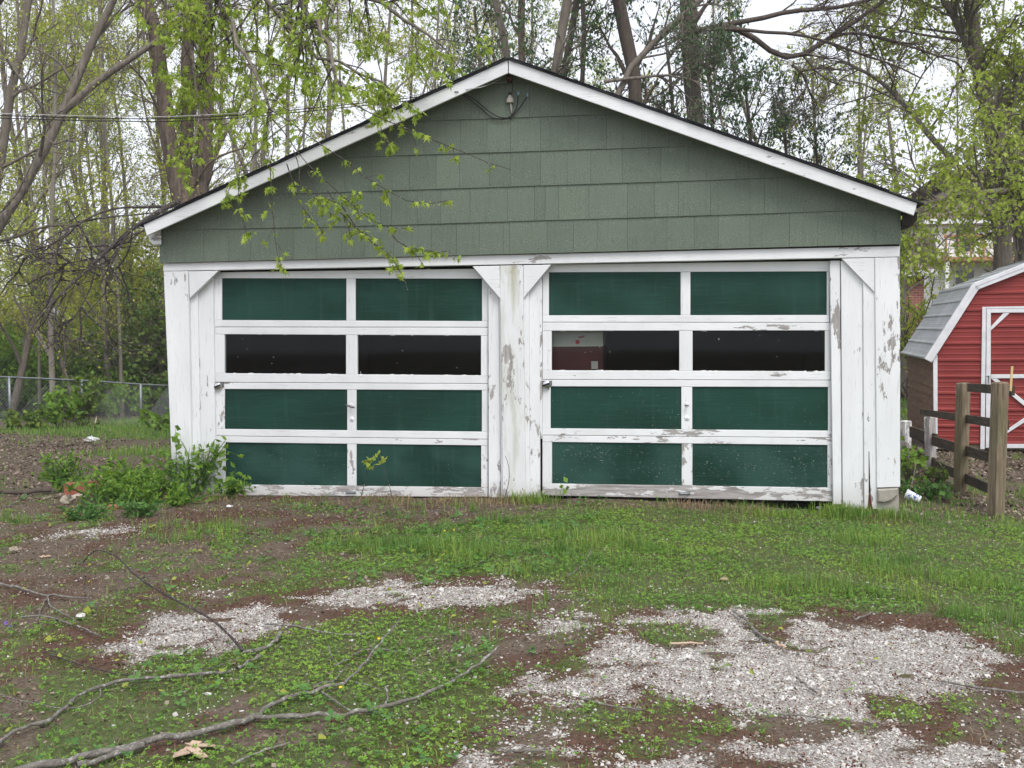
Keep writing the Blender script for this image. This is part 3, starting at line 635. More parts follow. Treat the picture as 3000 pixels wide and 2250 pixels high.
# electrical service at the gable
c = onY(1493, 233, -.035); IN = empty('insulator', c); tag(IN, 'brown glazed wire insulator fixed under the gable peak', 'insulator')
MB().lathe(c+np.array([.0, .01, 0]), (0, -1, 0), [(0, .012), (.01, .028), (.03, .030), (.04, .018), (.05, .018), (.06, .028), (.08, .022), (.085, .004)], 14).build('glazed_body', MT['porcelain_brown'], IN, True)
MB().tube([c+np.array([-.032, -.03, .02]), c+np.array([-.036, -.04, 0]), c+np.array([-.028, -.03, -.024])], .004, 6).build('wire_bail', MT['aluminium_wire'], IN, True)
wh = onY(1494, 290, -.045); WH = empty('weatherhead', wh); tag(WH, 'pale hooded weatherhead and bent conduit on gable siding', 'weatherhead')
MB().lathe(wh, (0, 0, 1), [(-.035, .034), (-.03, .036), (0, .03), (.035, .012), (.045, .004)], 12).build('hood', MT['conduit'], WH, True)
MB().lathe(wh, (0, 0, 1), [(.03, .012), (.055, .016), (.06, .004)], 8).build('cap', MT['black_rubber'], WH, True)
pp = [onY(x, y, -.045) for x, y in [(1496, 294), (1496, 305), (1498, 318), (1499, 333)]]; MB().tube(pp, [.010, .009, .009, .007], 8).build('conduit_pipe', MT['conduit'], WH, True)
MB().tube([onY(1500, 240, -.05), onY(1501, 255, -.04), onY(1503, 270, -.05), onY(1495, 274, -.05), onY(1484, 288, -.06)], .003, 5).build('lead_wire', MT['black_rubber'], WH, True)
def cable(name, pts, r, mat, label, sides=6):
    P = np.array(pts); k = len(P); t = np.linspace(0, k-1, (k-1)*6+1); Q = np.stack([np.interp(t, range(k), P[:, j]) for j in range(3)], 1)
    for _ in range(3): Q[1:-1] = (Q[:-2]+2*Q[1:-1]+Q[2:])/4
    o = MB().tube(Q, r, sides).build(name, MT[mat], None, True); tag(o, label, 'cable'); return o
far0 = [at(-700, 330, 9.2), at(-300, 334, 9.4), at(0, 338, 9.6), at(250, 346, 9.7), at(480, 349, 9.8), at(700, 338, 10.), at(900, 318, 10.15), at(1100, 298, 10.3), at(1250, 281, 10.4)]
cable('service_cable', far0+[onY(1335, 268, -.26), onY(1352, 272, -.16), onY(1390, 290, -.07), onY(1430, 325, -.055), onY(1460, 343, -.055), onY(1490, 347, -.055), onY(1512, 330, -.055), onY(1530, 305, -.06), onY(1543, 284, -.07)], .0045, 'black_rubber', 'black insulated cable looping up to a blue wire cap')
cable('service_cable', [p+np.array([0, .03, -.018]) for p in far0]+[onY(1335, 271, -.24), onY(1360, 280, -.12), onY(1395, 305, -.06), onY(1440, 346, -.05), onY(1475, 351, -.05), onY(1500, 338, -.05), onY(1514, 318, -.05), onY(1518, 280, -.06)], .0045, 'black_rubber', 'black insulated cable drooping to a plain cut end on siding')
cable('bare_wire', [p+np.array([0, -.02, .014]) for p in far0]+[onY(1370, 262, -.26), onY(1410, 256, -.25), onY(1440, 245, -.15), onY(1470, 230, -.09), onY(1486, 227, -.07)], .0035, 'aluminium_wire', 'bare grey support wire tied off to the gable insulator')
cable('bare_wire', [onY(1440, 244, -.2), onY(1465, 243, -.09), onY(1487, 240, -.07)], .003, 'aluminium_wire', 'short grey tie wire wrapped below the gable insulator', 5)
for n_, (x, y), l in [('wire_cap', (1545, 280), 'blue twist cap on the end of the looping black cable'), ('wire_cap', (1519, 276), 'small blue cap on the cut end of drooping cable')]:
    tag(MB().lathe(onY(x, y, -.07), (.1, 0, 1), [(-.01, .004), (-.008, .010), (.012, .008), (.022, .007), (.026, .003)], 8).build(n_, MT['blue_plastic'], None, True), l, 'wire cap')

# ------------------------------------------------------------------ barn-shaped shed
SA = math.radians(5.0); SD = np.array([math.sin(SA), math.cos(SA), 0.]); SR = np.array([math.cos(SA), -math.sin(SA), 0.]); UP = np.array([0, 0, 1.])
S0 = ong(2735, 1322); SB = S0[2]
def sp(px, py, out=0.): return onP(px, py, S0-SD*out, SD)         # point of the shed front seen at a pixel
def su(p): return float(np.dot(p-S0, SR))
def S(u, d, z): return S0*np.array([1, 1, 0])+SR*u+SD*d+UP*z
SH = empty('shed', S(1.5, 1.5, SB)); tag(SH, 'red metal barn-roofed storage shed with white trimmed door', 'shed')
uE, zE = su(sp(2711, 1059)), sp(2711, 1059)[2]; uK, zK = su(sp(2851, 834)), sp(2851, 834)[2]; p_ = sp(3000, 776); uT, zT = su(p_), p_[2]
SW = max(3.0, 2*uT+.2); uC = SW/2; zC = zK+(zT-zK)/(uT-uK)*(uC-uK); SL = 3.1
zb = SB+.10
def ribbed(z0, z1, base=0., mn=.005):
    """profile (offset outwards, z) of a ribbed sheet"""
    pr = []; z = z0; k = 0
    while z < z1:
        pr += [(base, z), (base, z+.020)] if k % 3 else [(base, z), (base+.016, z+.014), (base+.016, z+.036), (base, z+.052)]
        if k % 3: pr += [(base+mn, z+.026), (base+mn, z+.038), (base, z+.044)]
        z += .0762; k += 1
    pr.append((base, z1)); return pr
def lim(z):                                                      # half width of the front wall at height z
    if z <= zE+.05: return 0., SW
    if z <= zK: t = (z-zE)/(zK-zE); a = uE+(uK-uE)*t+.03
    else: t = (z-zK)/(zC-zK); a = uK+(uC-uK)*min(1, t)+.03
    a = max(0., a); return a, SW-a
pr = ribbed(zb, zC-.06); V = []; F = []
for o_, z in pr:
    a, b = lim(z); V += [S(a, -o_, z), S(b, -o_, z)]
for i in range(len(pr)-1): F.append((2*i, 2*i+1, 2*i+3, 2*i+2))
MB().add(V, F).build('front_panel', MT['shed_red'], SH)
MB().add([S(.01, .02, zb), S(SW-.01, .02, zb), S(SW-.01, .02, zE), S(SW-uK-.02, .02, zK-.05), S(uC, .02, zC-.08), S(uK+.02, .02, zK-.05), S(.01, .02, zE)], [(0, 1, 2, 3, 4, 5, 6)]).build('front_backing', MT['dark_wood'], SH)
def sbar(name, pts, out, t=.012, mat='shed_white', parent=SH):
    P = [sp(a, b, out) for a, b in pts]; return MB().prism(P[::-1], SD*t, .002).build(name, MT[mat], parent)
sbar('corner_trim', [(2734, 1040), (2746.5, 1040), (2747, 1315), (2736, 1315)], .022, .02)
nb = 9; zt_ = zE+.02                                             # weathered boards of the side wall
for s_, u in ((0, 0.), (1, SW)):
    for i in range(nb):
        z0 = zb+(zt_-zb)*i/nb; z1 = zb+(zt_-zb)*(i+1)/nb; o0 = .018 if s_ == 0 else -.018
        MB().add([S(u-o0, 0., z0), S(u-o0, SL, z0), S(u, SL, z1+.01), S(u, 0., z1+.01), S(u+o0*.5, 0, z0), S(u+o0*.5, SL, z0)], [(0, 3, 2, 1), (0, 1, 5, 4), (0, 4, 3), (1, 2, 5)]).build('side_board', MT['shed_board'], SH)
MB().add([S(0, SL, zb), S(SW, SL, zb), S(SW, SL, zE), S(SW-uK, SL, zK), S(uC, SL, zC-.05), S(uK, SL, zK), S(0, SL, zE)], [(6, 5, 4, 3, 2, 1, 0)]).build('back_wall', MT['shed_board'], SH)
for a_, b_ in ((0, .25), (SW-.25, SW)): MB().prism([S(a_, .03, SB-.1), S(b_, .03, SB-.1), S(b_, .03, zb), S(a_, .03, zb)], SD*SL*.97).build('skid', MT['dark_wood'], SH)
MB().prism([S(.05, .01, zb-.07), S(SW-.05, .01, zb-.07), S(SW-.05, .01, zb), S(.05, .01, zb)], SD*.06).build('floor_joist', MT['fence_wood'], SH)
def slope(name, ua, za, ub, zb_, n):
    L = math.hypot(ub-ua, zb_-za); nrm = (-(zb_-za)/L, (ub-ua)/L)
    if nrm[1] < 0: nrm = (-nrm[0], -nrm[1])
    pr = ribbed(0., L, 0., .0015); V = []; F = []
    for o_, s in pr:
        u = ua+(ub-ua)*s/L+nrm[0]*o_; z = za+(zb_-za)*s/L+nrm[1]*o_; V += [S(u, -.06, z), S(u, SL+.05, z)]
    k = len(pr)
    for i in range(k-1): F.append((2*i, 2*i+1, 2*i+3, 2*i+2))
    n0 = len(V); V += [S(ua+nrm[0]*-.02, -.06, za-nrm[1]*.02), S(ua-nrm[0]*.02, SL+.05, za-nrm[1]*.02), S(ub-nrm[0]*.02, -.06, zb_-nrm[1]*.02), S(ub-nrm[0]*.02, SL+.05, zb_-nrm[1]*.02)]
    F += [(n0, n0+1, 1, 0), (n0+2, n0+3, n0+1, n0)]
    MB().add(V, F).build(name, MT['shed_roof'], SH)
    w_ = .085                                                    # white edge trim in front
    A = [S(ua-nrm[0]*w_, -.075, za-nrm[1]*w_), S(ua+nrm[0]*.02, -.075, za+nrm[1]*.02), S(ub+nrm[0]*.02, -.075, zb_+nrm[1]*.02), S(ub-nrm[0]*w_, -.075, zb_-nrm[1]*w_)]
    MB().prism(A, SD*.05, .006).build('roof_trim', MT['shed_white'], SH)
    B = [S(ua-nrm[0]*.035, -.083, za-nrm[1]*.035), S(ua+nrm[0]*.018, -.083, za+nrm[1]*.018), S(ub+nrm[0]*.018, -.083, zb_+nrm[1]*.018), S(ub-nrm[0]*.035, -.083, zb_-nrm[1]*.035)]
    MB().prism(B, SD*.009, .003).build('roof_trim', MT['shed_white'], SH)
slope('lower_roof', uE, zE+.03, uK, zK, 5); slope('upper_roof', uK, zK, uC, zC, 6)
slope('lower_roof', SW-uE, zE+.03, SW-uK, zK, 5); slope('upper_roof', SW-uK, zK, uC, zC, 6)
SDoor = empty('door', S(su(sp(2878, 1313)), 0, SB), SH)
xr_ = 3120
for nm, p in [('jamb_trim', [(2878, 899), (2889, 899), (2885, 1316), (2872, 1316)]), ('stile', [(2890.5, 905), (2903, 905), (2902, 1312), (2888, 1312)]),
              ('top_trim', [(2889.5, 899), (xr_, 895), (xr_, 903), (2889.5, 904)]), ('rail', [(2903.5, 905), (xr_, 903.5), (xr_, 915), (2903.5, 916)]), ('rail', [(2903.5, 1097), (xr_, 1096), (xr_, 1107), (2903.5, 1108.5)]),
              ('rail', [(2903, 1301), (xr_, 1301), (xr_, 1313), (2903, 1313)]), ('brace', [(2903.5, 957), (2940, 917), (2958, 917), (2903.5, 968)]),
              ('brace', [(2903.5, 1109), (2920, 1109), (3120, 1270), (3110, 1280)]), ('brace', [(2903, 1300), (2903, 1291), (3110, 1150), (3120, 1162)])]:
    sbar(nm, p, .03 if nm != 'brace' else .027, .02, parent=SDoor)
MB().tube([sp(2897, 1103, .06), sp(2893, 1103, .09), sp(2897, 1106, .05), sp(2897, 1125, .05)], [.012, .014, .008, .006], 7).build('latch', MT['steel'], SDoor, True)
hp = sp(2773, 1330, -.3); t_ = [hp+SR*math.cos(a)*.16+UP*(math.sin(a)*.13-.02) for a in np.linspace(0, math.pi, 9)]
tag(MB().tube(t_, .022, 8).build('pipe_hoop', MT['galvanised'], None, True), 'curved grey pipe lying under the red shed edge', 'pipe')

# ------------------------------------------------------------------ weathered plank fence
FB = [ong(2915, 1513), ong(2813, 1440), ong(2729, 1378), ong(2652, 1346)]
FD = [float(np.dot(p-CAM, _f)) for p in FB]; FX = [2915, 2813, 2729, 2652]
def fd(px): return float(np.interp(px, FX[::-1], FD[::-1]))
WF = empty('plank_fence', FB[0]); tag(WF, 'weathered plank fence of four posts between garage and shed', 'fence')
for i, (tp, hw, mt) in enumerate([((2930, 1119), .052, 'fence_wood'), ((2822, 1121), .050, 'fence_wood'), ((2724, 1221), .046, 'white_v'), ((2654, 1232), .05, 'white_v')]):
    b = FB[i]-UP*.2; t = at(tp[0], tp[1], FD[i]); mb = MB(); ax = np.array([math.cos(YAW+.3), math.sin(YAW+.3), 0]); ay = np.array([-ax[1], ax[0], 0]); c_ = .012
    V = []
    for q, z_ in ((b, 0), (t, -.012), (t, 0)):
        k_ = hw if z_ or q is b else hw-.012
        V += [q+UP*z_+ax*sx*k_+ay*sy*k_ for sx, sy in ((-1, -1), (1, -1), (1, 1), (-1, 1))]
    F = [(0, 3, 2, 1), (8, 9, 10, 11)]+[(r*4+j, r*4+(j+1) % 4, r*4+4+(j+1) % 4, r*4+4+j) for r in (0, 1) for j in range(4)]
    o = mb.add(V, F).build('post', MT[mt], WF); o['peel'] = .75 if i > 1 else 0.; o['mildew'] = .8
for a, b, (ta, tb), (ba, bb), off in [(2833, 2963, (1123, 1130), (1147, 1159), .06), (2702, 2957, (1198, 1231), (1215, 1260), .06), (2737, 2951, (1277, 1339), (1305, 1368), .06), (2664, 2740, (1249, 1272), (1281, 1303), .05),
                                       (2743, 2947, (1347, 1436), (1374, 1465), .06), (2664, 2742, (1313, 1345), (1346, 1377), .05)]:
    P = [at(a, ta, fd(a)+off), at(b, tb, fd(b)+off), at(b, bb, fd(b)+off), at(a, ba, fd(a)+off)]
    n_ = np.cross(P[1]-P[0], UP); n_ /= np.linalg.norm(n_); n_ = n_ if n_[1] > 0 else -n_
    MB().prism(P[::-1], n_*.03, .003).build('rail', MT['rail_wood'], WF)
a, b = at(2966, 1073, fd(2925)+.03), at(2961, 1146, fd(2925)+.03); MB().prism([b-SR*.009, b+SR*.009, a+SR*.009, a-SR*.009], SD*.02).build('stake', MT['lumber_new'])
tag(bpy.data.objects['stake'], 'fresh yellow wooden stake upright on the plank fence rail end', 'stake')

# ------------------------------------------------------------------ chain link fences
def chain_fence(name, pts, h, label, bright, extra=None):
    """pts: ground points of the posts"""
    root = empty(name, pts[0]); tag(root, label, 'fence'); P = [np.array([p[0], p[1], float(gz(p[0], p[1]))]) for p in pts]
    ex = extra or [0.]*len(P)
    for p, e in zip(P, ex): MB().tube([p-UP*.1, p+UP*(h+e+.02)], .03, 8).build('post', MT['galvanised'], root, True)
    P = [p+UP*e for p, e in zip(P, ex)]
    MB().tube([p+UP*h for p in P], .022, 8).build('top_rail', MT['aluminium_wire' if bright else 'galvanised'], root, True)
    A = []; 
    for a, b in zip(P[:-1], P[1:]):
        L = np.linalg.norm(b-a); n = int(L/.075); t = np.arange(n)/n; dx = h/L
        for sgn in (1, -1):
            t2 = t+sgn*dx*.92; k = np.clip(np.where(sgn > 0, (1-t)/(t2-t+1e-9), (0-t)/(t2-t-1e-9)), 0, 1)
            z1 = .04+(h-.04)*k; t2 = t+(t2-t)*k
            q0 = a+(b-a)*t[:, None]+UP*.04; q1 = a+(b-a)*t2[:, None]+UP*z1[:, None]; A.append(np.stack([q0, q1], 1))
            # lower wires entering from the end of the bay
            zz = np.arange(.1, h, .075*h/(h)); 
    Pm = np.concatenate(A); V, F = tube_arrays(Pm, np.full(Pm.shape[:2], .0035 if bright else .003), 3)
    mk('wire_mesh', V, F, MT['galvanised'], root)['kind'] = 'stuff'
g = [at(-330, 1225, 22.5), at(-150, 1232, 23.6), at(31, 1240, 24.8), at(243, 1243, 26.1), at(415, 1247, 27.4), at(560, 1240, 29.)]
chain_fence('chain_link_fence', g, 1.07, 'grey chain link fence with brush growing along its foot', False, [.2, .17, .13, .05, -.05, -.1])
g = [at(-250, 1215, 43), at(-60, 1210, 44), at(140, 1206, 45), at(362, 1200, 44), at(520, 1195, 43)]
chain_fence('chain_link_fence', g, 1.07, 'bright-railed chain link fence in front of the woods', True)

# ------------------------------------------------------------------ neighbouring houses
def house(name, label, px0, px1, d, ztop, depth, roofh, wall_m, yaw=0., over=.35):
    a = at(px0, 1000, d); b = at(px1, 1000, d); ex_ = b-a; ex_[2] = 0; W_ = np.linalg.norm(ex_); ex_ /= W_; ey_ = np.array([-ex_[1], ex_[0], 0]); z0 = float(gz(a[0], a[1]))-.5
    root = empty(name, [a[0], a[1], z0]); tag(root, label, 'house'); o = np.array([a[0], a[1], 0])
    H = lambda u, v, z: o+ex_*u+ey_*v+UP*z
    MB().prism([H(0, 0, z0), H(W_, 0, z0), H(W_, 0, ztop), H(0, 0, ztop)], ey_*depth).build('wall', MT[wall_m], root)
    rb = [H(-over, -over, ztop), H(W_+over, -over, ztop), H(W_+over, depth+over, ztop), H(-over, depth+over, ztop)]; r1, r2 = H(depth*.5, depth/2, ztop+roofh), H(W_-depth*.5, depth/2, ztop+roofh)
    MB().add(rb+[r1, r2]+[p-UP*.18 for p in rb], [(0, 1, 5, 4), (1, 2, 5), (2, 3, 4, 5), (3, 0, 4), (6, 7, 1, 0), (7, 8, 2, 1), (8, 9, 3, 2), (9, 6, 0, 3), (9, 8, 7, 6)]).build('roof', MT['house_roof'], root)
    MB().prism([H(-over-.02, -over-.02, ztop-.2), H(W_+over, -over-.02, ztop-.2), H(W_+over, -over-.02, ztop+.0), H(-over-.02, -over-.02, ztop)], ey_*.03).build('gutter', MT['shed_white'], root)
    return root, H, W_, z0
z_ = lambda py, d: float(at(2800, py, d)[2])
WHs, H, W_, z0 = house('white_house', 'two-storey white house with brown roof seen between trees', 2708, 3150, 46, z_(645, 46), 8, 2.6, 'house_white')
for u, zz in ((1.2, z_(700, 46)), (4.2, z_(700, 46)), (1.2, z_(830, 46)), (4.6, z_(830, 46))):
    f = MB().prism([H(u, -.04, zz-.6), H(u+.9, -.04, zz-.6), H(u+.9, -.04, zz+.6), H(u, -.04, zz+.6)], (0, .05, 0)).build('window', MT['shed_white'], WHs)
    MB().prism([H(u+.07, -.06, zz-.53), H(u+.83, -.06, zz-.53), H(u+.83, -.06, zz+.53), H(u+.07, -.06, zz+.53)], (0, .03, 0)).build('pane', MT['window_dark'], WHs)
zc = z0
while zc < z_(645, 46)-.3:
    MB().prism([H(0, -.035, zc), H(W_, -.035, zc), H(W_, -.012, zc+.2), H(0, -.012, zc+.2)], (0, .012, 0)).build('clapboard', MT['house_white'], WHs); zc += .2
zz = z_(762, 46); MB().prism([H(.0, -2., zz-.15), H(4.2, -2., zz-.15), H(4.2, -2., zz), H(0., -2., zz)], (0, 2.2, 0)).build('deck', MT['deck_wood'], WHs)
MB().prism([H(.0, -2.03, zz+.75), H(4.2, -2.03, zz+.75), H(4.2, -2.03, zz+.88), H(0., -2.03, zz+.88)], (0, .08, 0)).build('deck_rail', MT['deck_wood'], WHs)
for k in range(9): u = .05+k*.5; MB().prism([H(u, -2.01, zz), H(u+.08, -2.01, zz), H(u+.08, -2.01, zz+.75), H(u, -2.01, zz+.75)], (0, .06, 0)).build('baluster', MT['deck_wood'], WHs)
for u in (.1, 3.9): MB().prism([H(u, -1.95, z0), H(u+.15, -1.95, z0), H(u+.15, -1.95, zz-.15), H(u, -1.95, zz-.15)], (0, .15, 0)).build('deck_post', MT['house_white'], WHs)
BRH, H, W_, z0 = house('brick_house', 'low red brick house with brown roof behind the garage', 2560, 2706, 34, z_(790, 34), 6, 1.4, 'brick_wall', over=.3)
MB().prism([H(W_-.75, -.05, z0), H(W_-.62, -.05, z0), H(W_-.62, -.05, z_(790, 34)-.2), H(W_-.75, -.05, z_(790, 34)-.2)], (0, .06, 0)).build('corner_strip', MT['house_white'], BRH)
pa, pb = ong(2560, 1090), ong(2760, 1092); pd = np.array([0, 1.3, 0])
gpz = lambda p: np.array([p[0], p[1], float(gz(p[0], p[1]))+.03])
V = []; 
for t in np.linspace(-1.5, 3, 24):
    q = pa+(pb-pa)*t; V += [gpz(q), gpz(q+pd)]
tag(MB().add(V, [(2*i, 2*i+2, 2*i+3, 2*i+1) for i in range(23)]).build('path', MT['path_pale']), 'pale paved strip crossing the lawn beyond the shed', 'path', kind='structure')

# ------------------------------------------------------------------ trees
def norm(v): return v/(np.linalg.norm(v, axis=-1, keepdims=True)+1e-9)
def kids(rng, P, R, m, t0, t1, ang, L, up, wob, k, rr, droop=0., rend=.3, rmin=.0):
    """m side branches on each of n parent branches"""
    n, kp, _ = P.shape; t = rng.uniform(t0, t1, (n, m)); f = t*(kp-1); i = np.minimum(f.astype(int), kp-2); f = (f-i)[..., None]; a = np.arange(n)[:, None]
    base = P[a, i]*(1-f)+P[a, i+1]*f; tan = norm(P[a, i+1]-P[a, i]); r0 = (R[a, i]*(1-f[..., 0])+R[a, i+1]*f[..., 0])
    rnd = norm(rng.normal(size=(n, m, 3))); perp = norm(np.cross(tan, rnd)); an = rng.uniform(*ang, (n, m, 1))
    d = norm(tan*np.cos(an)+perp*np.sin(an)+np.array([0, 0, up])); ln = (L[0]+(L[1]-L[0])*rng.random((n, m)))*(1.15-.65*t)
    pts = [base]; step = (ln/(k-1))[..., None]
    for j in range(1, k):
        d = norm(d+rng.normal(size=d.shape)*wob+np.array([0, 0, -droop])); pts.append(pts[-1]+d*step)
    Q = np.stack(pts, 2).reshape(n*m, k, 3); q0 = np.maximum(r0*rr, rmin).reshape(-1, 1)
    return Q, q0*np.linspace(1, rend, k)[None]
def resample(P, k):
    P = np.array(P, float); s = np.r_[0, np.cumsum(np.linalg.norm(np.diff(P, axis=0), axis=1))]; t = np.linspace(0, s[-1], k)
    Q = np.stack([np.interp(t, s, P[:, j]) for j in range(3)], 1)
    for _ in range(2): Q[1:-1] = (Q[:-2]+2*Q[1:-1]+Q[2:])/4
    return Q
def leaf_quads(rng, C, size, droop=.4, fold=.25, ratio=.38):
    n = len(C); a = norm(rng.normal(size=(n, 3))+np.array([0, 0, -droop])); b = norm(np.cross(a, rng.normal(size=(n, 3)))); c = np.cross(a, b)
    s = (size[0]+(size[1]-size[0])*rng.random((n, 1))); V = np.stack([C, C+a*s*.45+b*s*ratio+c*s*fold*.3, C+a*s, C+a*s*.45-b*s*ratio+c*s*fold*.3], 1).reshape(-1, 3)
    return V, np.arange(n*4).reshape(n, 4)
def leaf_tris(rng, C, size, droop=.3):
    n = len(C); a = norm(rng.normal(size=(n, 3))+np.array([0, 0, -droop])); b = norm(np.cross(a, rng.normal(size=(n, 3)))); s = (size[0]+(size[1]-size[0])*rng.random((n, 1)))*1.15
    return np.stack([C-b*s*.36, C+b*s*.36, C+a*s], 1).reshape(-1, 3), np.arange(n*3).reshape(n, 3)
def along(rng, P, m, t0=.25):
    n, k, _ = P.shape; t = rng.uniform(t0, 1, (n, m))*(k-1); i = np.minimum(t.astype(int), k-2); f = (t-i)[..., None]; a = np.arange(n)[:, None]
    return (P[a, i]*(1-f)+P[a, i+1]*f).reshape(-1, 3)
def join(parts):
    V = []; F = []; M = []; n = 0
    for v, f, m in parts:
        V.append(v); F.append(f+n); M.append(np.full(len(f), m)); n += len(v)
    return np.concatenate(V), np.concatenate(F), np.concatenate(M)
WOODS = 'bare and budding trees of the woods'
def tree(label, stems, bark_m, leaf_m, seed, n1=12, n2=6, n3=6, nl=4, L1=(2., 4.), L2=(1., 2.), L3=(.4, .9), up=(.25, .15, .05), ls=(.06, .1), t0=.35, droop=0., lf_droop=.4, group=None, name='tree', cat='tree', twig_r=.006, jit=.05, keep=None, sides=9, base=True, ang=(.5, 1.15), rr1=.45):
    """stems: list of (points, radius at foot, radius at top); grows limbs, branches, twigs and leaves on them"""
    rng = np.random.default_rng(seed); A = []; B = []; tr = []
    for pts, r0, r1 in stems:
        Q = resample(pts, 12); Q[1:-1] += rng.normal(size=(10, 3))*jit*r0*2.; R = np.linspace(r0, r1, 12)*(1+rng.normal(size=12)*.04); R[0] *= 1.15
        v, f = tube_arrays(Q[None], R[None], sides); tr.append((v, f, 0)); A.append(Q); B.append(R)
    A = np.array(A); B = np.array(B); foot = A[0, 0]
    root = empty(name, foot); tag(root, label, cat, group)
    P1, R1 = kids(rng, A, B, n1, t0, 1., ang, L1, up[0], .16, 7, rr1, 0., .3, .02); v, f = tube_arrays(P1, R1, 5); tr.append((v, f, 0))
    v, f, mi = join(tr); mk('trunk', v, f, MT[bark_m], root, True)
    P2, R2 = kids(rng, P1, R1, n2, .2, 1., (.4, 1.1), L2, up[1], .2, 5, .55, droop*.3, .35, .010); P3, R3 = kids(rng, P2, R2, n3, .15, 1., (.4, 1.1), L3, up[2], .2, 4, .6, droop, .4, twig_r)
    cr = []
    for P, R, s in ((P2, R2, 3), (P3, R3, 3)): v, f = tube_arrays(P, R, s); cr.append((v, f, 0))
    if nl:
        C = np.concatenate([along(rng, P3, nl), along(rng, P2, max(1, nl//2), .5)]); C = C+rng.normal(size=C.shape)*.05
        if keep is not None: C = C[keep(C, rng)]
        if group == WOODS:
            v, f, mi = join(cr); v2, f2 = leaf_tris(rng, C, ls); mk('crown', np.concatenate([v, v2]), [f, f2+len(v)], [MT[bark_m], MT[leaf_m]], root, False, np.r_[mi, np.ones(len(f2), int)]); return root
        v, f = leaf_quads(rng, C, ls, lf_droop, ratio=.24 if leaf_m == 'leaf_dark' else .38); cr.append((v, f, 1))
    v, f, mi = join(cr); mk('crown', v, f, [MT[bark_m], MT[leaf_m]], root, False, mi)
    return root
def foot(p, deep=.2): return np.array([p[0], p[1], float(gz(p[0], p[1]))-deep])
def px_stem(pts, d, r0, r1, ground=False, d2=None):
    n = len(pts); P = [at(x, y, d+((d2 or d)-d)*i/(n-1)) for i, (x, y) in enumerate(pts)]
    if ground: P = [foot(P[0])]+P
    return (P, r0, r1)
# trees that can be told apart
tree('leaning grey tree whose forked trunk bends over the chain link fence', [px_stem([(-220, 980), (0, 662), (75, 570), (150, 440), (180, 340), (205, 255), (245, 165), (285, 95), (335, 10), (390, -140)], 16.5, .095, .05, True), px_stem([(183, 325), (255, 262), (330, 205), (430, 140), (560, 55), (700, -60)], 16.5, .06, .03)],
     'bark_grey', 'leaf_spring', 101, 9, 6, 5, 2, (1.2, 2.6), (.6, 1.4), (.3, .7), ls=(.03, .05), twig_r=.004)
tree('slim grey tree rising beside the leaning forked trunk', [px_stem([(-70, 1000), (0, 430), (30, 300), (46, 190), (75, 60), (110, -120)], 18, .1, .06, True)], 'bark_grey', 'leaf_spring', 102, 9, 6, 5, 2, (1.4, 2.8), (.6, 1.4), (.3, .7), ls=(.03, .05), twig_r=.004)
tree('thick brown maple with several stems growing behind the garage eave', [px_stem([(566, 1000), (563, 640), (560, 560), (558, 520)], 18, .27, .15, True), px_stem([(545, 620), (522, 545), (503, 497), (488, 360), (479, 250), (461, 135), (438, 40), (400, -120)], 17.9, .15, .10), px_stem([(550, 600), (541, 450), (556, 315), (551, 200), (553, 90), (565, -120)], 18.2, .12, .08), px_stem([(582, 600), (600, 430), (606, 225), (603, 110), (600, -120)], 18, .15, .10)],
     'bark_brown', 'leaf_maple', 103, 6, 5, 5, 0, (1., 2.6), (.6, 1.3), (.3, .7), ls=(.05, .08), t0=.3, twig_r=.004, rr1=.22)
tree('dark thin-limbed tree trailing bare branches below the roof end', [px_stem([(570, 1000), (560, 720), (545, 640), (520, 590)], 17.2, .07, .045, True), px_stem([(520, 590), (497, 609), (395, 654), (362, 690), (305, 740), (249, 799), (215, 826), (158, 878), (124, 916), (90, 962), (60, 1010)], 17., .04, .010, d2=15.5), px_stem([(505, 606), (390, 607), (320, 604), (230, 655), (140, 728), (60, 760)], 17., .022, .006, d2=16), px_stem([(390, 650), (380, 740), (360, 770), (330, 800), (285, 815), (230, 835)], 16.8, .016, .005), px_stem([(195, 590), (230, 660), (275, 725), (305, 738)], 16.5, .016, .012), px_stem([(282, 770), (270, 830), (250, 880), (225, 920), (190, 960)], 16.2, .014, .006), px_stem([(275, 755), (230, 765), (180, 775), (110, 775)], 16.2, .012, .005)],
     'bark_twig', 'leaf_spring', 140, 5, 4, 4, 1, (.5, 1.6), (.4, 1.), (.2, .5), up=(0, 0, -.05), ls=(.03, .05), t0=.25, twig_r=.0025, rr1=.4)
GM = 'trunks standing close behind the garage ridge'
tree('smooth grey trunk leaning away behind the roof peak', [px_stem([(1520, 420), (1497, 165), (1470, 90), (1443, 0), (1420, -140)], 21.5, .085, .07, True)], 'bark_grey', 'leaf_dark', 104, 7, 5, 5, 4, (1., 2.4), (.6, 1.3), (.3, .8), ls=(.07, .12), t0=.45, droop=.12, lf_droop=1.3)
tree('shaggy brown trunk straight behind the roof peak', [px_stem([(1536, 420), (1532, 180), (1523, 100), (1526, 0), (1530, -140)], 21, .075, .065, True)], 'bark_brown', 'leaf_dark', 105, 7, 5, 5, 4, (1., 2.4), (.6, 1.3), (.3, .8), ls=(.07, .12), t0=.45, droop=.12, lf_droop=1.3)
tree('ochre-barked trunk leaning up from behind the roof slope', [px_stem([(1598, 420), (1622, 210), (1640, 100), (1662, 0), (1690, -140)], 21, .11, .09, True)], 'bark_grey', 'leaf_dark', 106, 7, 5, 5, 4, (1., 2.4), (.6, 1.3), (.3, .8), ls=(.07, .12), t0=.45, droop=.12, lf_droop=1.3)
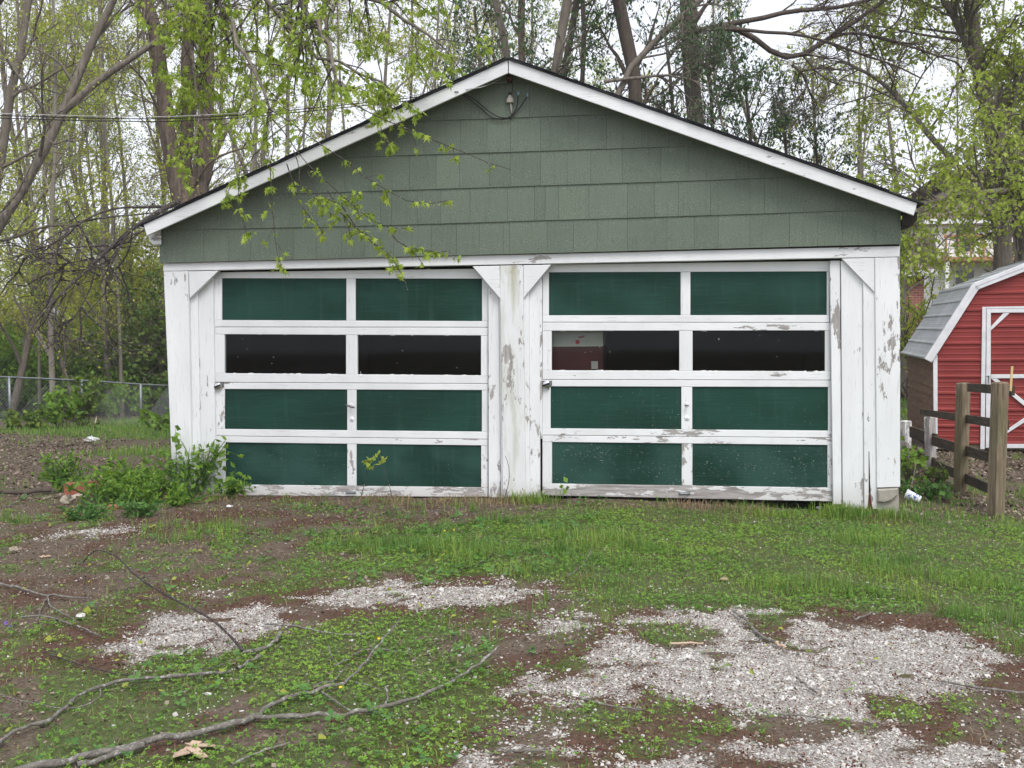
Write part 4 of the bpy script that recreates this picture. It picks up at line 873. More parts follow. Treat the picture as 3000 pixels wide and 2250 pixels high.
tree('dark trunk crossing behind the ochre-barked one', [px_stem([(1620, 420), (1645, 215), (1670, 120), (1688, 30), (1710, -140)], 23, .09, .07, True), px_stem([(1700, 420), (1705, 230), (1715, 100), (1704, 0), (1700, -140)], 22.5, .055, .05)], 'bark_dark', 'leaf_dark', 107, 7, 5, 5, 4, (1., 2.4), (.6, 1.3), (.3, .8), ls=(.07, .12), t0=.4, droop=.12, lf_droop=1.3)
tree('thick dark evergreen trunk with drooping leathery leaves', [px_stem([(1880, 600), (1862, 250), (1850, 140), (1828, 60), (1805, 0), (1780, -140)], 22, .17, .13, True)], 'bark_dark', 'leaf_dark', 108, 11, 6, 5, 5, (1.2, 2.8), (.6, 1.4), (.3, .8), ls=(.07, .13), t0=.35, droop=.15, lf_droop=1.5)
tree('pale grey tree with a long limb sweeping over the roof', [px_stem([(1766, 500), (1768, 290), (1790, 210), (1850, 160), (1930, 110), (2000, 60), (2080, -10), (2140, -90)], 20.5, .085, .055, True), px_stem([(1770, 240), (1800, 236), (1920, 222), (2010, 217)], 20.4, .035, .02)], 'bark_grey', 'leaf_dark', 109, 8, 6, 6, 3, (.9, 2.), (.5, 1.2), (.3, .7), ls=(.06, .1), t0=.35, droop=.05, lf_droop=1.3)
tree('dark oak whose crooked bare limbs reach over the roof slope', [px_stem([(2060, 700), (2030, 210), (2022, 100), (2010, 0), (2000, -140)], 21.5, .19, .15, True), px_stem([(2022, 95), (2100, 75), (2190, 62), (2280, 45), (2335, 25), (2420, 30), (2500, 15), (2610, -20)], 21.3, .06, .03), px_stem([(2110, 74), (2165, 68), (2200, 90), (2232, 140), (2295, 190), (2332, 188), (2380, 142), (2440, 102), (2510, 62), (2580, 10), (2650, -50)], 21.2, .06, .035), px_stem([(2395, 130), (2440, 102), (2500, 90), (2580, 112), (2680, 140), (2800, 182)], 21.2, .035, .015), px_stem([(2060, 86), (2120, 80), (2200, 92), (2290, 98), (2400, 102), (2500, 160), (2620, 182), (2700, 230)], 21., .04, .015), px_stem([(2320, 190), (2360, 225), (2370, 270)], 21.2, .03, .012)],
     'bark_dark', 'leaf_spring', 110, 7, 5, 5, 0, (.7, 1.7), (.5, 1.1), (.3, .7), ls=(.04, .06), t0=.3, twig_r=.004, up=(.05, .05, .0))
for i, (x, y0, d, l) in enumerate([(2080, 300, 23, 'evergreen tree with drooping dark leaves beside the dark oak'), (2190, 360, 24, 'dark leathery-leaved evergreen lower down the roof slope'), (2300, 470, 25, 'small dark evergreen rising near the roof eave'), (1960, 250, 25, 'evergreen with hanging leaves between the oak and leaning limb'), (1400, 150, 24, 'evergreen with narrow hanging leaves before the roof peak'), (2400, 560, 26, 'low dark evergreen beside the roof end')]):
    tree(l, [px_stem([(x, 900), (x+15, y0+100), (x+5, y0-40), (x-10, y0-130)], d, .10, .03, True)], 'bark_dark', 'leaf_dark', 120+i, 11, 6, 5, 5, (1., 2.2), (.5, 1.3), (.25, .7), ls=(.07, .13), t0=.45, droop=.2, lf_droop=1.8, group='evergreens behind the garage roof')
tree('tall grey double-trunked tree in lime leaf standing behind the shed', [px_stem([(2936, 1000), (2936, 790), (2945, 600), (2925, 440), (2890, 320), (2862, 190), (2845, 60), (2835, -140)], 22, .24, .10, True), px_stem([(3005, 900), (2995, 700), (2990, 560), (3015, 400), (3030, 200), (3060, -100)], 22.5, .19, .10), px_stem([(2940, 560), (2850, 568), (2790, 575), (2740, 590), (2692, 604)], 21., .06, .035, d2=19.5), px_stem([(2800, 480), (2730, 410), (2640, 290), (2560, 220), (2470, 180)], 22.5, .07, .03, d2=24), px_stem([(2860, 200), (2830, 120), (2790, 40), (2740, -60)], 22, .09, .05)],
     'bark_grey', 'leaf_lime', 130, 16, 7, 6, 6, (1.4, 3.), (.7, 1.6), (.35, .8), ls=(.06, .11), t0=.15, droop=.12, lf_droop=1.0, up=(.1, .05, -.1), keep=lambda C, r: (np.hypot(C[:, 0]-CAM[0]-(2900-1500)/FPX*22*.989+3.28, 0*C[:, 0]) < 2.2) | (C[:, 2] < 4.2) | (r.random(len(C)) < .22))
tree('lime-leaved tree filling the gap beyond the grey double trunk', [px_stem([(3120, 1000), (3120, 500), (3100, 200), (3080, -140)], 25, .25, .12, True)], 'bark_grey', 'leaf_lime', 131, 18, 7, 7, 6, (1.6, 3.4), (.8, 1.7), (.35, .8), ls=(.07, .12), t0=.2, droop=.1, lf_droop=1.)
tree('young thin tree in pale leaf standing against the open sky', [px_stem([(2400, 900), (2390, 500), (2385, 330), (2380, 200), (2375, 120)], 32, .11, .03, True)], 'bark_far', 'leaf_spring', 132, 14, 6, 5, 3, (.9, 2.), (.5, 1.2), (.3, .6), ls=(.06, .1), t0=.35)
tree('slender tree in pale leaf rising in front of the white house', [px_stem([(2650, 1000), (2640, 700), (2620, 500), (2600, 330)], 30, .10, .03, True)], 'bark_far', 'leaf_lime', 133, 12, 5, 5, 2, (1., 2.2), (.6, 1.2), (.3, .6), ls=(.07, .11), t0=.25)
# the woods behind: every trunk is a tree of its own
rng = np.random.default_rng(11); WOODS = 'bare and budding trees of the woods'
spots = [(112, 36), (150, 31), (228, 33), (322, 38), (60, 40), (20, 34), (185, 45), (265, 42), (300, 50), (355, 36), (395, 44), (430, 40), (100, 52), (210, 56), (470, 48), (-60, 38), (-150, 33), (520, 46), (640, 40), (700, 34), (760, 46), (830, 38), (900, 44), (960, 36), (1030, 46), (1110, 38), (1180, 42), (1250, 36), (1330, 44), (1420, 40), (1580, 42), (1760, 40), (1920, 44), (2120, 42), (2260, 46), (2500, 50), (2820, 52), (2950, 48)]
seen = {}
SIZE = ['thin', 'slender', 'stout']; FORM = ['straight', 'leaning', 'crooked', 'forked']; DRESS = ['bare upper branches', 'yellow-green buds', 'pale new leaves']
combos = [(a, b, c) for b in range(4) for a in range(3) for c in range(3)]
for i, (x, d) in enumerate(spots):
    d = d*.95; where = 'in the woods past both chain link fences' if x < 560 else 'in the woods behind the garage roof' if x < 2400 else 'near the white house'
    for j in range(40):
        a, f_, c = combos[(i*5+j*7) % 36]
        if (a, f_, c, where) not in seen: break
    seen[(a, f_, c, where)] = 1
    r = (.055, .085, .13)[a]*rng.uniform(.9, 1.1); lean = rng.normal()*(25, 90, 40, 40)[f_]+(110 if f_ == 1 else 0)*rng.choice([-1, 1]); bend = (.25, .35, 1.0, .35)[f_]
    b = foot(at(x, 1100, d)); top = at(x+lean, -rng.uniform(60, 320), d); q1 = b+(top-b)*.3+rng.normal(size=3)*bend*np.array([1, 1, 0]); q2 = b+(top-b)*.65+rng.normal(size=3)*bend*np.array([1, 1, 0]); fk = [([b, q1, q2, top], r, .03)]
    if f_ == 3:
        for _ in range(2): fk.append(([q1, q1+(top-q1)*.4+np.array([rng.normal()*1.3, 0, 0]), top+np.array([rng.normal()*3.2, 0, 0])], r*.75, .025))
    tree('%s %s woodland tree with %s %s' % (SIZE[a], FORM[f_], DRESS[c], where), fk, 'bark_grey' if c == 1 else 'bark_far', 'leaf_lime' if c == 2 else 'leaf_spring', 200+i, 14 if f_ < 3 else 7, 7, 6, (4, 7, 7)[c], (1.6, 4.4), (.9, 2.2), (.5, 1.2), up=(.40, .25, .1), ls=(.055, .10), t0=.10, group=WOODS, twig_r=.0055, sides=7, rr1=.5, ang=(.5, 1.25))

# ------------------------------------------------------------------ undergrowth and bushes
def shrub(name, label, C, R, n, leaf_m, seed, ls=(.05, .09), stems=7, bark_m='bark_brown', cat='bush', group=None, droop=.5, lump=5, stem_r=.008, ratio=.38):
    """stems fanning from the foot, leaves gathered in uneven clumps along them; C foot, R half sizes (x, y, height)"""
    rng = np.random.default_rng(seed); C = np.array(C, float); root = empty(name, C); tag(root, label, cat, group)
    a = rng.uniform(0, 6.28, stems); rr = np.sqrt(rng.random(stems)); tip = C+np.stack([np.cos(a)*rr*R[0]*.8, np.sin(a)*rr*R[1]*.8, R[2]*rng.uniform(.55, 1., stems)], 1)
    t = np.linspace(0, 1, 6)[None, :, None]; st = C+np.stack([np.cos(a), np.sin(a), 0*a], 1)*rr[:, None]*R[0]*.18
    P = st[:, None]*(1-t)+tip[:, None]*t+rng.normal(size=(stems, 6, 3))*.03*R[2]*np.array([1, 1, .3]); P[:, :, :2] += (np.sin(t*2)*(P[:, -1:, :2]-P[:, :1, :2])*.08)
    Rr = np.full((stems, 6), stem_r)*np.linspace(1.2, .4, 6)
    P2, R2 = kids(rng, P, Rr, lump, .2, 1., (.4, 1.2), (.25*R[2], .6*R[2]), .1, .2, 5, .7, .05, .4, .0025)
    v, f = tube_arrays(P, Rr, 5); v2, f2 = tube_arrays(P2, R2, 3); v, f, _ = join([(v, f, 0), (v2, f2, 0)]); mk('stems', v, f, MT[bark_m], root)
    m = max(1, n//len(P2)); L = along(rng, P2, m, .15)+rng.normal(size=(len(P2)*m, 3))*.02
    L = L[L[:, 2] > C[2]-.02]; v, f = leaf_quads(rng, L, ls, droop, ratio=ratio); mk('foliage', v, f, MT[leaf_m], root)
    return root
def gp(px, py): return ong(px, py)
# weeds round the left corner of the garage
sh = [(440, 1448, (.70, .35, .36), 620, 'leaf_bush', 'wide leafy weed bush growing against the garage corner board', (.045, .095)),
      (560, 1455, (.44, .22, .56), 420, 'leaf_bush', 'taller weed bush with pointed leaves before the stepped jamb', (.05, .10)),
      (330, 1472, (.75, .34, .26), 560, 'leaf_bush', 'low spreading weeds trailing from the corner bush over bricks', (.045, .085)),
      (505, 1478, (.62, .22, .16), 300, 'leaf_bush', 'mat of low weeds sprawling in front of the corner board', (.05, .09)),
      (385, 1462, (.85, .35, .24), 380, 'leaf_bush', 'sprawling vine-like weeds linking corner bush and bricks', (.045, .085)),
      (190, 1440, (.26, .22, .40), 420, 'leaf_bush', 'small upright bush apart from the garage on bare soil', (.04, .08)),
      (650, 1458, (.42, .12, .22), 170, 'leaf_bush', 'creeping weed runner along the bottom door rail', (.045, .085)),
      (255, 1520, (.26, .16, .12), 240, 'clover_dark', 'dark round-leaved ground weed below the brick rubble', (.04, .07)),
      (415, 1510, (.24, .14, .12), 220, 'clover_dark', 'dark round-leaved ground weed in front of corner bush', (.04, .07))]
for i, (x, y, R_, n, lm, lb, ls) in enumerate(sh):
    shrub('weed_bush', lb, gp(x, y), R_, n, lm, 300+i, ls, 16 if R_[2] > .25 else 9, 'clover_dark', 'weeds', droop=.2, lump=9, ratio=.23)
# single stalks in front of the doors
def stalk(label, pts, y, leaves, leaf_m='leaf_bush', s=(.04, .07), r=.004, seed=0):
    P = [onY(a, b, y) for a, b in pts]; rng = np.random.default_rng(400+seed); root = empty('sapling', P[0]); tag(root, label, 'sapling'); Q = resample(P, 8)
    v, f = tube_arrays(Q[None], np.linspace(r, r*.5, 8)[None], 5); mk('stem', v, f, MT['bark_twig'], root)
    if leaves:
        C = along(rng, Q[None], leaves, .72)+rng.normal(size=(leaves, 3))*.025; v, f = leaf_quads(rng, C, s, .3, ratio=.42); mk('leaves', v, f, MT[leaf_m], root)
stalk('thin sapling stem leaning before the door with leaves on top', [(1058, 1452), (1070, 1410), (1079, 1372), (1084, 1340)], -.25, 16, 'leaf_lime', seed=1)
stalk('thin sapling stem with few leaves crossing its neighbour', [(1147, 1453), (1139, 1410), (1122, 1370), (1108, 1325)], -.2, 9, 'leaf_lime', seed=2)
stalk('bare dead stalk standing at the centre post foot', [(1477, 1462), (1488, 1430), (1494, 1390), (1492, 1360), (1480, 1335)], -.2, 0, seed=3)
stalk('leafy weed stalk climbing the garage corner board', [(515, 1460), (516, 1380), (517, 1320), (513, 1245)], -.15, 12, s=(.05, .085), seed=4)
stalk('short weed with two leaves before the cracked bottom rail', [(1648, 1462), (1650, 1445), (1652, 1428)], -.2, 6, seed=5)
# along the chain link fence and beyond
fl = [(185, 1246, 25.4, (.75, .4, .95), 520, 'leaf_bush', 'green bush at the foot of the chain link fence post'), (245, 1246, 26., (.5, .3, 1.25), 420, 'leaf_ivy', 'ivy clump climbing a chain link fence post'), (90, 1250, 24.6, (1.1, .4, .5), 420, 'leaf_ivy', 'low ivy mat along the chain link fence foot'),
      (350, 1195, 33., (1.6, .8, 1.0), 520, 'leaf_bush', 'rounded green bush between the two chain link fences'), (470, 1250, 23., (.6, .3, .5), 200, 'leaf_bush', 'weeds beside the garage wall before the fence')]
for i, (x, y, d, R_, n, lm, lb) in enumerate(fl): shrub('bush', lb, foot(at(x, y, d), 0), R_, n, lm, 320+i, (.09, .16), 10, lump=6)
rng = np.random.default_rng(5); FORMS = [('low', (1.8, 1.2, 1.5)), ('tall', (1.3, 1., 4.2)), ('rounded', (1.8, 1.4, 2.5)), ('spreading', (2.4, 1.4, 2.2)), ('ragged', (1.6, 1.2, 3.4)), ('narrow', (.9, .9, 3.0))]
for i in range(18):
    x = -190+i*43+rng.uniform(-14, 14); fn, R_, k = [FORMS[q % 6]+((q+q//6) % 3,) for q in range(18)][i]; d = (rng.uniform(44, 50), rng.uniform(45, 52), rng.uniform(40, 47))[k]
    if 360 < x < 640: k = 1; d = 37; fn, R_ = [('thick', (1.7, 1.2, 3.4)), ('dense', (1.6, 1.2, 4.2)), ('matted', (1.8, 1.3, 3.0)), ('climbing', (1.2, 1., 5.)), ('heaped', (2., 1.2, 3.6)), ('leggy', (1.4, 1., 4.4)), ('bristling', (1.4, 1., 3.2))][i-13 if i >= 13 else 0]
    shrub('woodland_bush', fn+' '+('bright green bush at the edge of the woods', 'dark ivy-leaved bush in the woods beyond the fences', 'yellow-green budding bush in the woods')[k], foot(at(x, 1150, d), 0), R_, 1500, ('leaf_bush', 'leaf_ivy', 'leaf_spring')[k], 340+i, (.12, .20) if k < 2 else (.08, .14), 13, 'bark_far', 'bush', 'bushes in the woods beyond the fences', lump=9, stem_r=.025)
for i, (x, y, d, R_, n, lm, lb) in enumerate([(2662, 1380, 11.6, (.16, .4, .42), 150, 'leaf_bush', 'weedy bush squeezed between garage side and fence'), (2690, 1430, 10.8, (.4, .35, .14), 260, 'clover_dark', 'dark ground weeds round the white fence post'), (2738, 1385, 11.8, (.16, .12, .2), 70, 'leaf_ivy', 'ivy clinging to the white fence post foot'),
      (2655, 1000, 27., (1.5, 1., 3.4), 1100, 'leaf_lime', 'lime green bush beyond the shed roof'), (2720, 960, 30., (1.6, 1., 2.6), 500, 'leaf_spring', 'budding shrub in front of the white house'), (2860, 900, 33., (2.2, 1., 2.4), 500, 'leaf_spring', 'broad budding hedge shrub before the white house deck')]):
    shrub('bush', lb, foot(at(x, y, d), 0), R_, n, lm, 380+i, (.05, .09) if d < 20 else (.08, .14), 10, lump=7, stem_r=.008 if d < 20 else .03)
def thicket(name, n, dmin, dmax, x0, x1, h, leaf_m, ls, label, seed, stems=900):
    """brush that reads as one mass"""
    rng = np.random.default_rng(seed); x = rng.uniform(x0, x1, stems); d = rng.uniform(dmin, dmax, stems); B = np.array([foot(at(a, 1100, b), .1) for a, b in zip(x, d)])
    P, R = kids(rng, np.stack([B, B+np.array([0, 0, .3])], 1), np.full((stems, 2), .017), 1, 0, .2, (0, .5), (h*.4, h), .9, .12, 6, .8, 0, .25); P2, R2 = kids(rng, P, R, 5, .2, 1, (.4, 1.1), (h*.15, h*.35), .2, .2, 4, .6, 0, .4, .004)
    parts = [(*tube_arrays(P, R, 4), 0), (*tube_arrays(P2, R2, 3), 0)]
    C = along(rng, P2, max(1, n//len(P2)), .1); C = C+rng.normal(size=C.shape)*.16; v2, f2 = leaf_tris(rng, C, ls); v, f, mi = join(parts)
    tag(mk(name, np.concatenate([v, v2]), [f, f2+len(v)], [MT['bark_far'], MT[leaf_m]], None, False, np.r_[mi, np.ones(len(f2), int)]), label, 'brush', kind='stuff')
thicket('undergrowth', 160000, 38, 60, -700, 1000, 8.0, 'leaf_spring', (.09, .15), 'thick budding brush filling the woods behind the trunks', 71, 700)
thicket('undergrowth', 100000, 36, 47, -600, 700, 3.0, 'leaf_bush', (.09, .16), 'green low brush along the woodland floor', 72, 420)
thicket('undergrowth', 24000, 55, 80, 900, 3400, 8., 'leaf_spring', (.12, .2), 'distant budding brush behind the garage and houses', 73, 350)

# ------------------------------------------------------------------ maple bough hanging over the garage
LOBE = np.array([(0, 0), (.12, .06), (.38, .10), (.17, .26), (.34, .66), (.10, .44), (0, 1.), (-.10, .44), (-.34, .66), (-.17, .26), (-.38, .10), (-.12, .06)])
def maple_leaves(rng, C, size, droop=.9):
    n = len(C); a = norm(rng.normal(size=(n, 3))*np.array([1, 1, .5])+np.array([0, 0, -droop])); b = norm(np.cross(a, rng.normal(size=(n, 3)))); c = np.cross(a, b); s = (size[0]+(size[1]-size[0])*rng.random((n, 1, 1)))
    L = LOBE; bend = -.25*np.abs(L[:, 0])-.25*L[:, 1]**2
    V = C[:, None]+s*(a[:, None]*L[None, :, 1:2]+b[:, None]*L[None, :, 0:1]+c[:, None]*bend[None, :, None])
    F = np.array([(0, 1, 2, 3), (0, 3, 4, 5), (0, 5, 6, 7), (0, 7, 8, 9), (0, 9, 10, 11)]); return V.reshape(-1, 3), (np.arange(n)[:, None, None]*12+F[None]).reshape(-1, 4)
BO = empty('maple_tree', foot(at(-260, 1000, 12.5))); tag(BO, 'maple in fresh green leaf with boughs hanging across the garage gable', 'tree')
LB = [  # limbs: pixel, distance, radius
    ([(-260, 1000, 12.5), (-240, 500, 12.3), (-150, 100, 12.), (60, -180, 11.5), (350, -260, 11.), (700, -230, 10.6), (1000, -160, 10.2)], .19, .05),
    ([(560, -250, 10.9), (640, -90, 10.6), (656, 60, 10.3), (668, 130, 10.2), (620, 205, 10.1), (555, 240, 10.1)], .022, .008),
    ([(760, -220, 10.5), (850, -60, 10.2), (960, 130, 9.6), (1010, 260, 9.2)], .035, .014), ([(900, -190, 10.3), (1060, -40, 10.), (1180, 60, 9.8), (1290, 130, 9.7)], .03, .01),
    ([(480, -250, 11.), (600, -60, 10.4), (720, 130, 9.8), (790, 320, 9.3)], .03, .012), ([(640, -240, 10.8), (760, -20, 10.2), (880, 120, 9.8), (1000, 190, 9.6), (1120, 240, 9.5)], .028, .01), ([(400, -250, 11.2), (520, -60, 10.6), (560, 120, 10.2), (585, 300, 9.9), (570, 420, 9.8)], .02, .008)]
TW = [[(1000, 250, 9.2), (1000, 316, 9.1), (1100, 343, 9.1), (1181, 366, 9.1), (1253, 407, 9.1), (1339, 434, 9.15), (1407, 466, 9.15), (1497, 497, 9.2)], [(790, 320, 9.3), (900, 390, 9.2), (1000, 466, 9.1), (1059, 511, 9.1), (1136, 556, 9.1), (1181, 597, 9.1), (1231, 628, 9.1), (1294, 606, 9.1), (1318, 586, 9.1)],
      [(790, 340, 9.3), (900, 480, 9.2), (1000, 576, 9.1), (1045, 610, 9.1), (1090, 655, 9.1), (1130, 690, 9.1), (1210, 670, 9.1)], [(1150, 690, 9.1), (1180, 715, 9.1), (1240, 740, 9.1), (1320, 735, 9.1)], [(1000, 600, 9.15), (1050, 680, 9.1), (1150, 740, 9.1), (1170, 790, 9.05), (1195, 850, 9.05)], [(960, 560, 9.2), (1010, 650, 9.15), (1100, 700, 9.1)],
      [(790, 330, 9.3), (800, 450, 9.2), (790, 560, 9.2), (800, 640, 9.2), (800, 720, 9.2), (830, 800, 9.15)], [(730, 400, 9.4), (700, 480, 9.3), (690, 560, 9.3), (715, 640, 9.3), (725, 700, 9.3)], [(760, 440, 9.4), (690, 520, 9.35), (655, 590, 9.35)], [(860, 440, 9.25), (880, 540, 9.2), (960, 620, 9.15), (1000, 650, 9.1)], [(840, 480, 9.25), (880, 600, 9.2), (950, 690, 9.15)],
      [(570, 380, 9.8), (556, 430, 9.8), (540, 500, 9.8), (555, 560, 9.8)], [(585, 300, 9.9), (540, 400, 9.85), (510, 480, 9.85)], [(1120, 240, 9.5), (1180, 300, 9.4), (1230, 330, 9.4)], [(1090, 300, 9.3), (1130, 400, 9.25), (1145, 450, 9.2)], [(600, 300, 9.9), (580, 420, 9.85), (575, 520, 9.8)], [(900, 500, 9.2), (930, 580, 9.15), (1010, 600, 9.1), (1060, 560, 9.1)]]
rng = np.random.default_rng(77); wood = []; tw = []
for pts, r0, r1 in LB:
    Q = resample([at(*p) if i or len(pts) < 7 else foot(at(*p)) for i, p in enumerate(pts)], 14); Q[1:-1] += rng.normal(size=(12, 3))*.02; R = np.linspace(r0, r1, 14)
    v, f = tube_arrays(Q[None], R[None], 8); wood.append((v, f, 0)); tw.append((Q, R))
v, f, _ = join(wood); mk('trunk', v, f, MT['bark_grey'], BO, True)
A = np.array([q for q, r in tw[1:]]); B = np.array([r for q, r in tw[1:]])
P2, R2 = kids(rng, A, B, 17, .2, 1., (.4, 1.1), (.5, 1.2), -.15, .16, 7, .5, .10, .4, .004); keep = P2[:, 0, 2] > 2.6; P2, R2 = P2[keep], R2[keep]
P3, R3 = kids(rng, P2, R2, 4, .2, 1., (.4, 1.), (.2, .5), -.2, .18, 5, .6, .12, .5, .0025)
Pt = np.array([resample([at(*p) for p in t], 10) for t in TW]); Pt[:, 1:-1] += rng.normal(size=(len(TW), 8, 3))*.008; Rt = np.full((len(TW), 10), 1.)*np.linspace(.0055, .0022, 10)
P4, R4 = kids(rng, Pt, Rt, 4, .3, .95, (.4, 1.), (.1, .26), -.1, .15, 4, .7, .1, .6, .0018)
cr = [(*tube_arrays(P, R, 4), 0) for P, R in ((P2, R2), (P3, R3), (Pt, Rt), (P4, R4))]
def clusters(P, m, t0, k):
    C = along(rng, P, m, t0); return (C[:, None]+rng.normal(size=(len(C), k, 3))*np.array([.018, .018, .012])).reshape(-1, 3)
C = np.concatenate([clusters(P3, 3, .2, 3), clusters(P2, 4, .3, 2), clusters(P4, 1, .7, 4), P4[:, -1], clusters(Pt, 10, .25, 3)])
v, f = maple_leaves(rng, C, (.036, .082), 1.5); cr.append((v, f, 1))
S_ = along(rng, P3, 1, .3)[::3]; S_ = np.repeat(S_, 3, 0)+rng.normal(size=(len(S_)*3, 3))*.015; v, f = leaf_quads(rng, S_, (.05, .08), 2.2, ratio=.2); cr.append((v, f, 2))
v, f, mi = join(cr); mk('crown', v, f, [MT['bark_twig'], MT['leaf_maple'], MT['leaf_samara']], BO, False, mi)

# ------------------------------------------------------------------ ground cover
def field(n, seed, x0=-6.2, x1=7.6, y0=-6.4, y1=.0):
    rng = np.random.default_rng(seed); x = rng.uniform(x0, x1, n); y = rng.uniform(y0, y1, n); P = np.stack([x, y, 0*x], 1)-CAM; d = P@_f; u = (P@_r)/np.maximum(d, .1)*FPX
    k = (d > 3.2) & (np.abs(u) < 1500+2800/np.maximum(d, 1)); return x[k], y[k], rng
INS = lambda x, y: (np.abs(x) < HW+.03) & (y > -.01) & (y < DEPTH)
def blades(name, x, y, h, w, mat, rng, lean=.5, label='', cat='grass'):
    n = len(x); B = np.stack([x, y, gz(x, y)-.012], 1); a = rng.uniform(0, 6.283, n); d = np.stack([np.cos(a), np.sin(a), 0*a], 1); s = np.stack([-np.sin(a), np.cos(a), 0*a], 1); h = h[:, None]; w = (w*(.6+.8*rng.random(n)))[:, None]; l = (lean*rng.random(n))[:, None]
    V = np.stack([B-s*w, B+s*w, B+d*h*l*.35+UP*h*.6+s*w*.8, B+d*h*l*.35+UP*h*.6-s*w*.8, B+d*h*l+UP*h*(1-.35*l)], 1).reshape(-1, 3); i = np.arange(n)[:, None]*5
    return tag(mk(name, V, [i+np.array([[0, 1, 2, 3]]), i+np.array([[3, 2, 4]])], MT[mat]), label, cat, kind='stuff')
def pebbles(name, x, y, s, rng, mat, label, sink=.35):
    n = len(x); c = np.array([(-1, -1, -1), (1, -1, -1), (1, 1, -1), (-1, 1, -1), (-1, -1, 1), (1, -1, 1), (1, 1, 1), (-1, 1, 1)], float)*.5
    V = c[None]*rng.uniform(.65, 1.15, (n, 8, 1))+rng.normal(size=(n, 8, 3))*.09; V[:, 4:, :2] *= rng.uniform(.5, .85, (n, 1, 1)); V = V*np.stack([s, s*rng.uniform(.6, 1, n), s*rng.uniform(.22, .45, n)], 1)[:, None]
    a = rng.uniform(0, 6.283, n); ca, sa = np.cos(a)[:, None], np.sin(a)[:, None]; X = V[:, :, 0]*ca-V[:, :, 1]*sa; Y = V[:, :, 0]*sa+V[:, :, 1]*ca; Z = V[:, :, 2]+rng.normal(size=(n, 1))*.3*X+rng.normal(size=(n, 1))*.2*Y
    V = np.stack([X+x[:, None], Y+y[:, None], Z+(gz(x, y)+micro_at(x, y)-.01+s*(.5-sink)*.55)[:, None]], 2).reshape(-1, 3)
    F = np.array([(0, 3, 2, 1), (4, 5, 6, 7), (0, 1, 5, 4), (1, 2, 6, 5), (2, 3, 7, 6), (3, 0, 4, 7)])
    return tag(mk(name, V, (np.arange(n)[:, None, None]*8+F[None]).reshape(-1, 4), MT[mat]), label, 'gravel', kind='stuff')
def micro_at(x, y): return (fbm(x, y, 7., 61, 3)-.5)*.035*(np.abs(y+3) < 5)
x, y, rng = field(480000, 1); g, gn, rd = cover(x, y); P_ = np.hypot(x-CAM[0], y-CAM[1])
k = rng.random(len(x)) < (g**.9)*.85+.010*(y < -.5)+.05*(y < -3.2)*(x > -.6)*sm(fbm(x, y, 2.5, 141, 3), .40, .6); k &= ~INS(x, y)
pebbles('gravel', x[k], y[k], (.0055+.011*rng.random(k.sum())**1.8)*(1+1.1*(rng.random(k.sum()) < .03)), rng, 'gravel_stone', 'pale limestone gravel showing through the worn drive')
x, y, rng = field(330000, 2); g, gn, rd = cover(x, y); tall = sm(.6*fbm(x, y, .9, 81, 3)+.4*fbm(x, y*2.2, 2.2, 83, 2)+.04*(x > .3)-.05*(y < -3.), .56, .66)*(y > -4.6)
k = rng.random(len(x)) < gn*(.26+.5*tall)*(1-np.clip(g*1.5, 0, 1)); k &= ~INS(x, y)
blades('grass', x[k], y[k], (.018+.045*rng.random(k.sum())**1.5)*(.75+1.7*tall[k]), .0022, 'grass_blade', rng, .8, 'short green grass in tufts over the yard')
x, y, rng = field(270000, 3); g, gn, rd = cover(x, y); k = rng.random(len(x)) < gn*(.25+.5*sm(fbm(x, y, 1.9, 121, 3), .42, .58))*(1-np.clip(g*1.3, 0, 1))*(1-.3*sm(.6*fbm(x, y, .9, 81, 3)+.4*fbm(x, y*2.2, 2.2, 83, 2), .56, .66)); k &= ~INS(x, y)
def clover(x, y, rng, mat, name, label, hs=(.004, .035), ss=(.006, .0125)):
    n = len(x); h = hs[0]+(hs[1]-hs[0])*rng.random(n)**1.5; C = np.stack([x, y, gz(x, y)+micro_at(x, y)+h-.005], 1); s = ss[0]+(ss[1]-ss[0])*rng.random(n); a0 = rng.uniform(0, 6.283, n); up = norm(rng.normal(size=(n, 3))*.35+UP); V = []
    for j in range(3):
        a = a0+j*2.094; d = np.stack([np.cos(a), np.sin(a), 0*a], 1); d = norm(d-up*np.sum(d*up, 1, keepdims=True)); e = np.cross(up, d); V.append(np.stack([C, C+d*s[:, None]*.6+e*s[:, None]*.5, C+d*s[:, None]*1.15+up*s[:, None]*.15, C+d*s[:, None]*.6-e*s[:, None]*.5], 1))
    V = np.stack(V, 1).reshape(-1, 3); return tag(mk(name, V, np.arange(len(V)).reshape(-1, 4), MT[mat]), label, 'ground cover', kind='stuff')
clover(x[k], y[k], rng, 'clover', 'clover', 'low clover and broadleaf weeds carpeting the yard')
x, y, rng = field(26000, 4); g, gn, rd = cover(x, y); k = (rng.random(len(x)) < .35*sm(fbm(x, y, 1.7, 91, 3), .48, .6)*(gn > .25)*(x < .8)) & ~INS(x, y)
clover(x[k], y[k], rng, 'clover_dark', 'ground_weeds', 'dark green violet leaves among the clover', (.02, .06), (.016, .034))
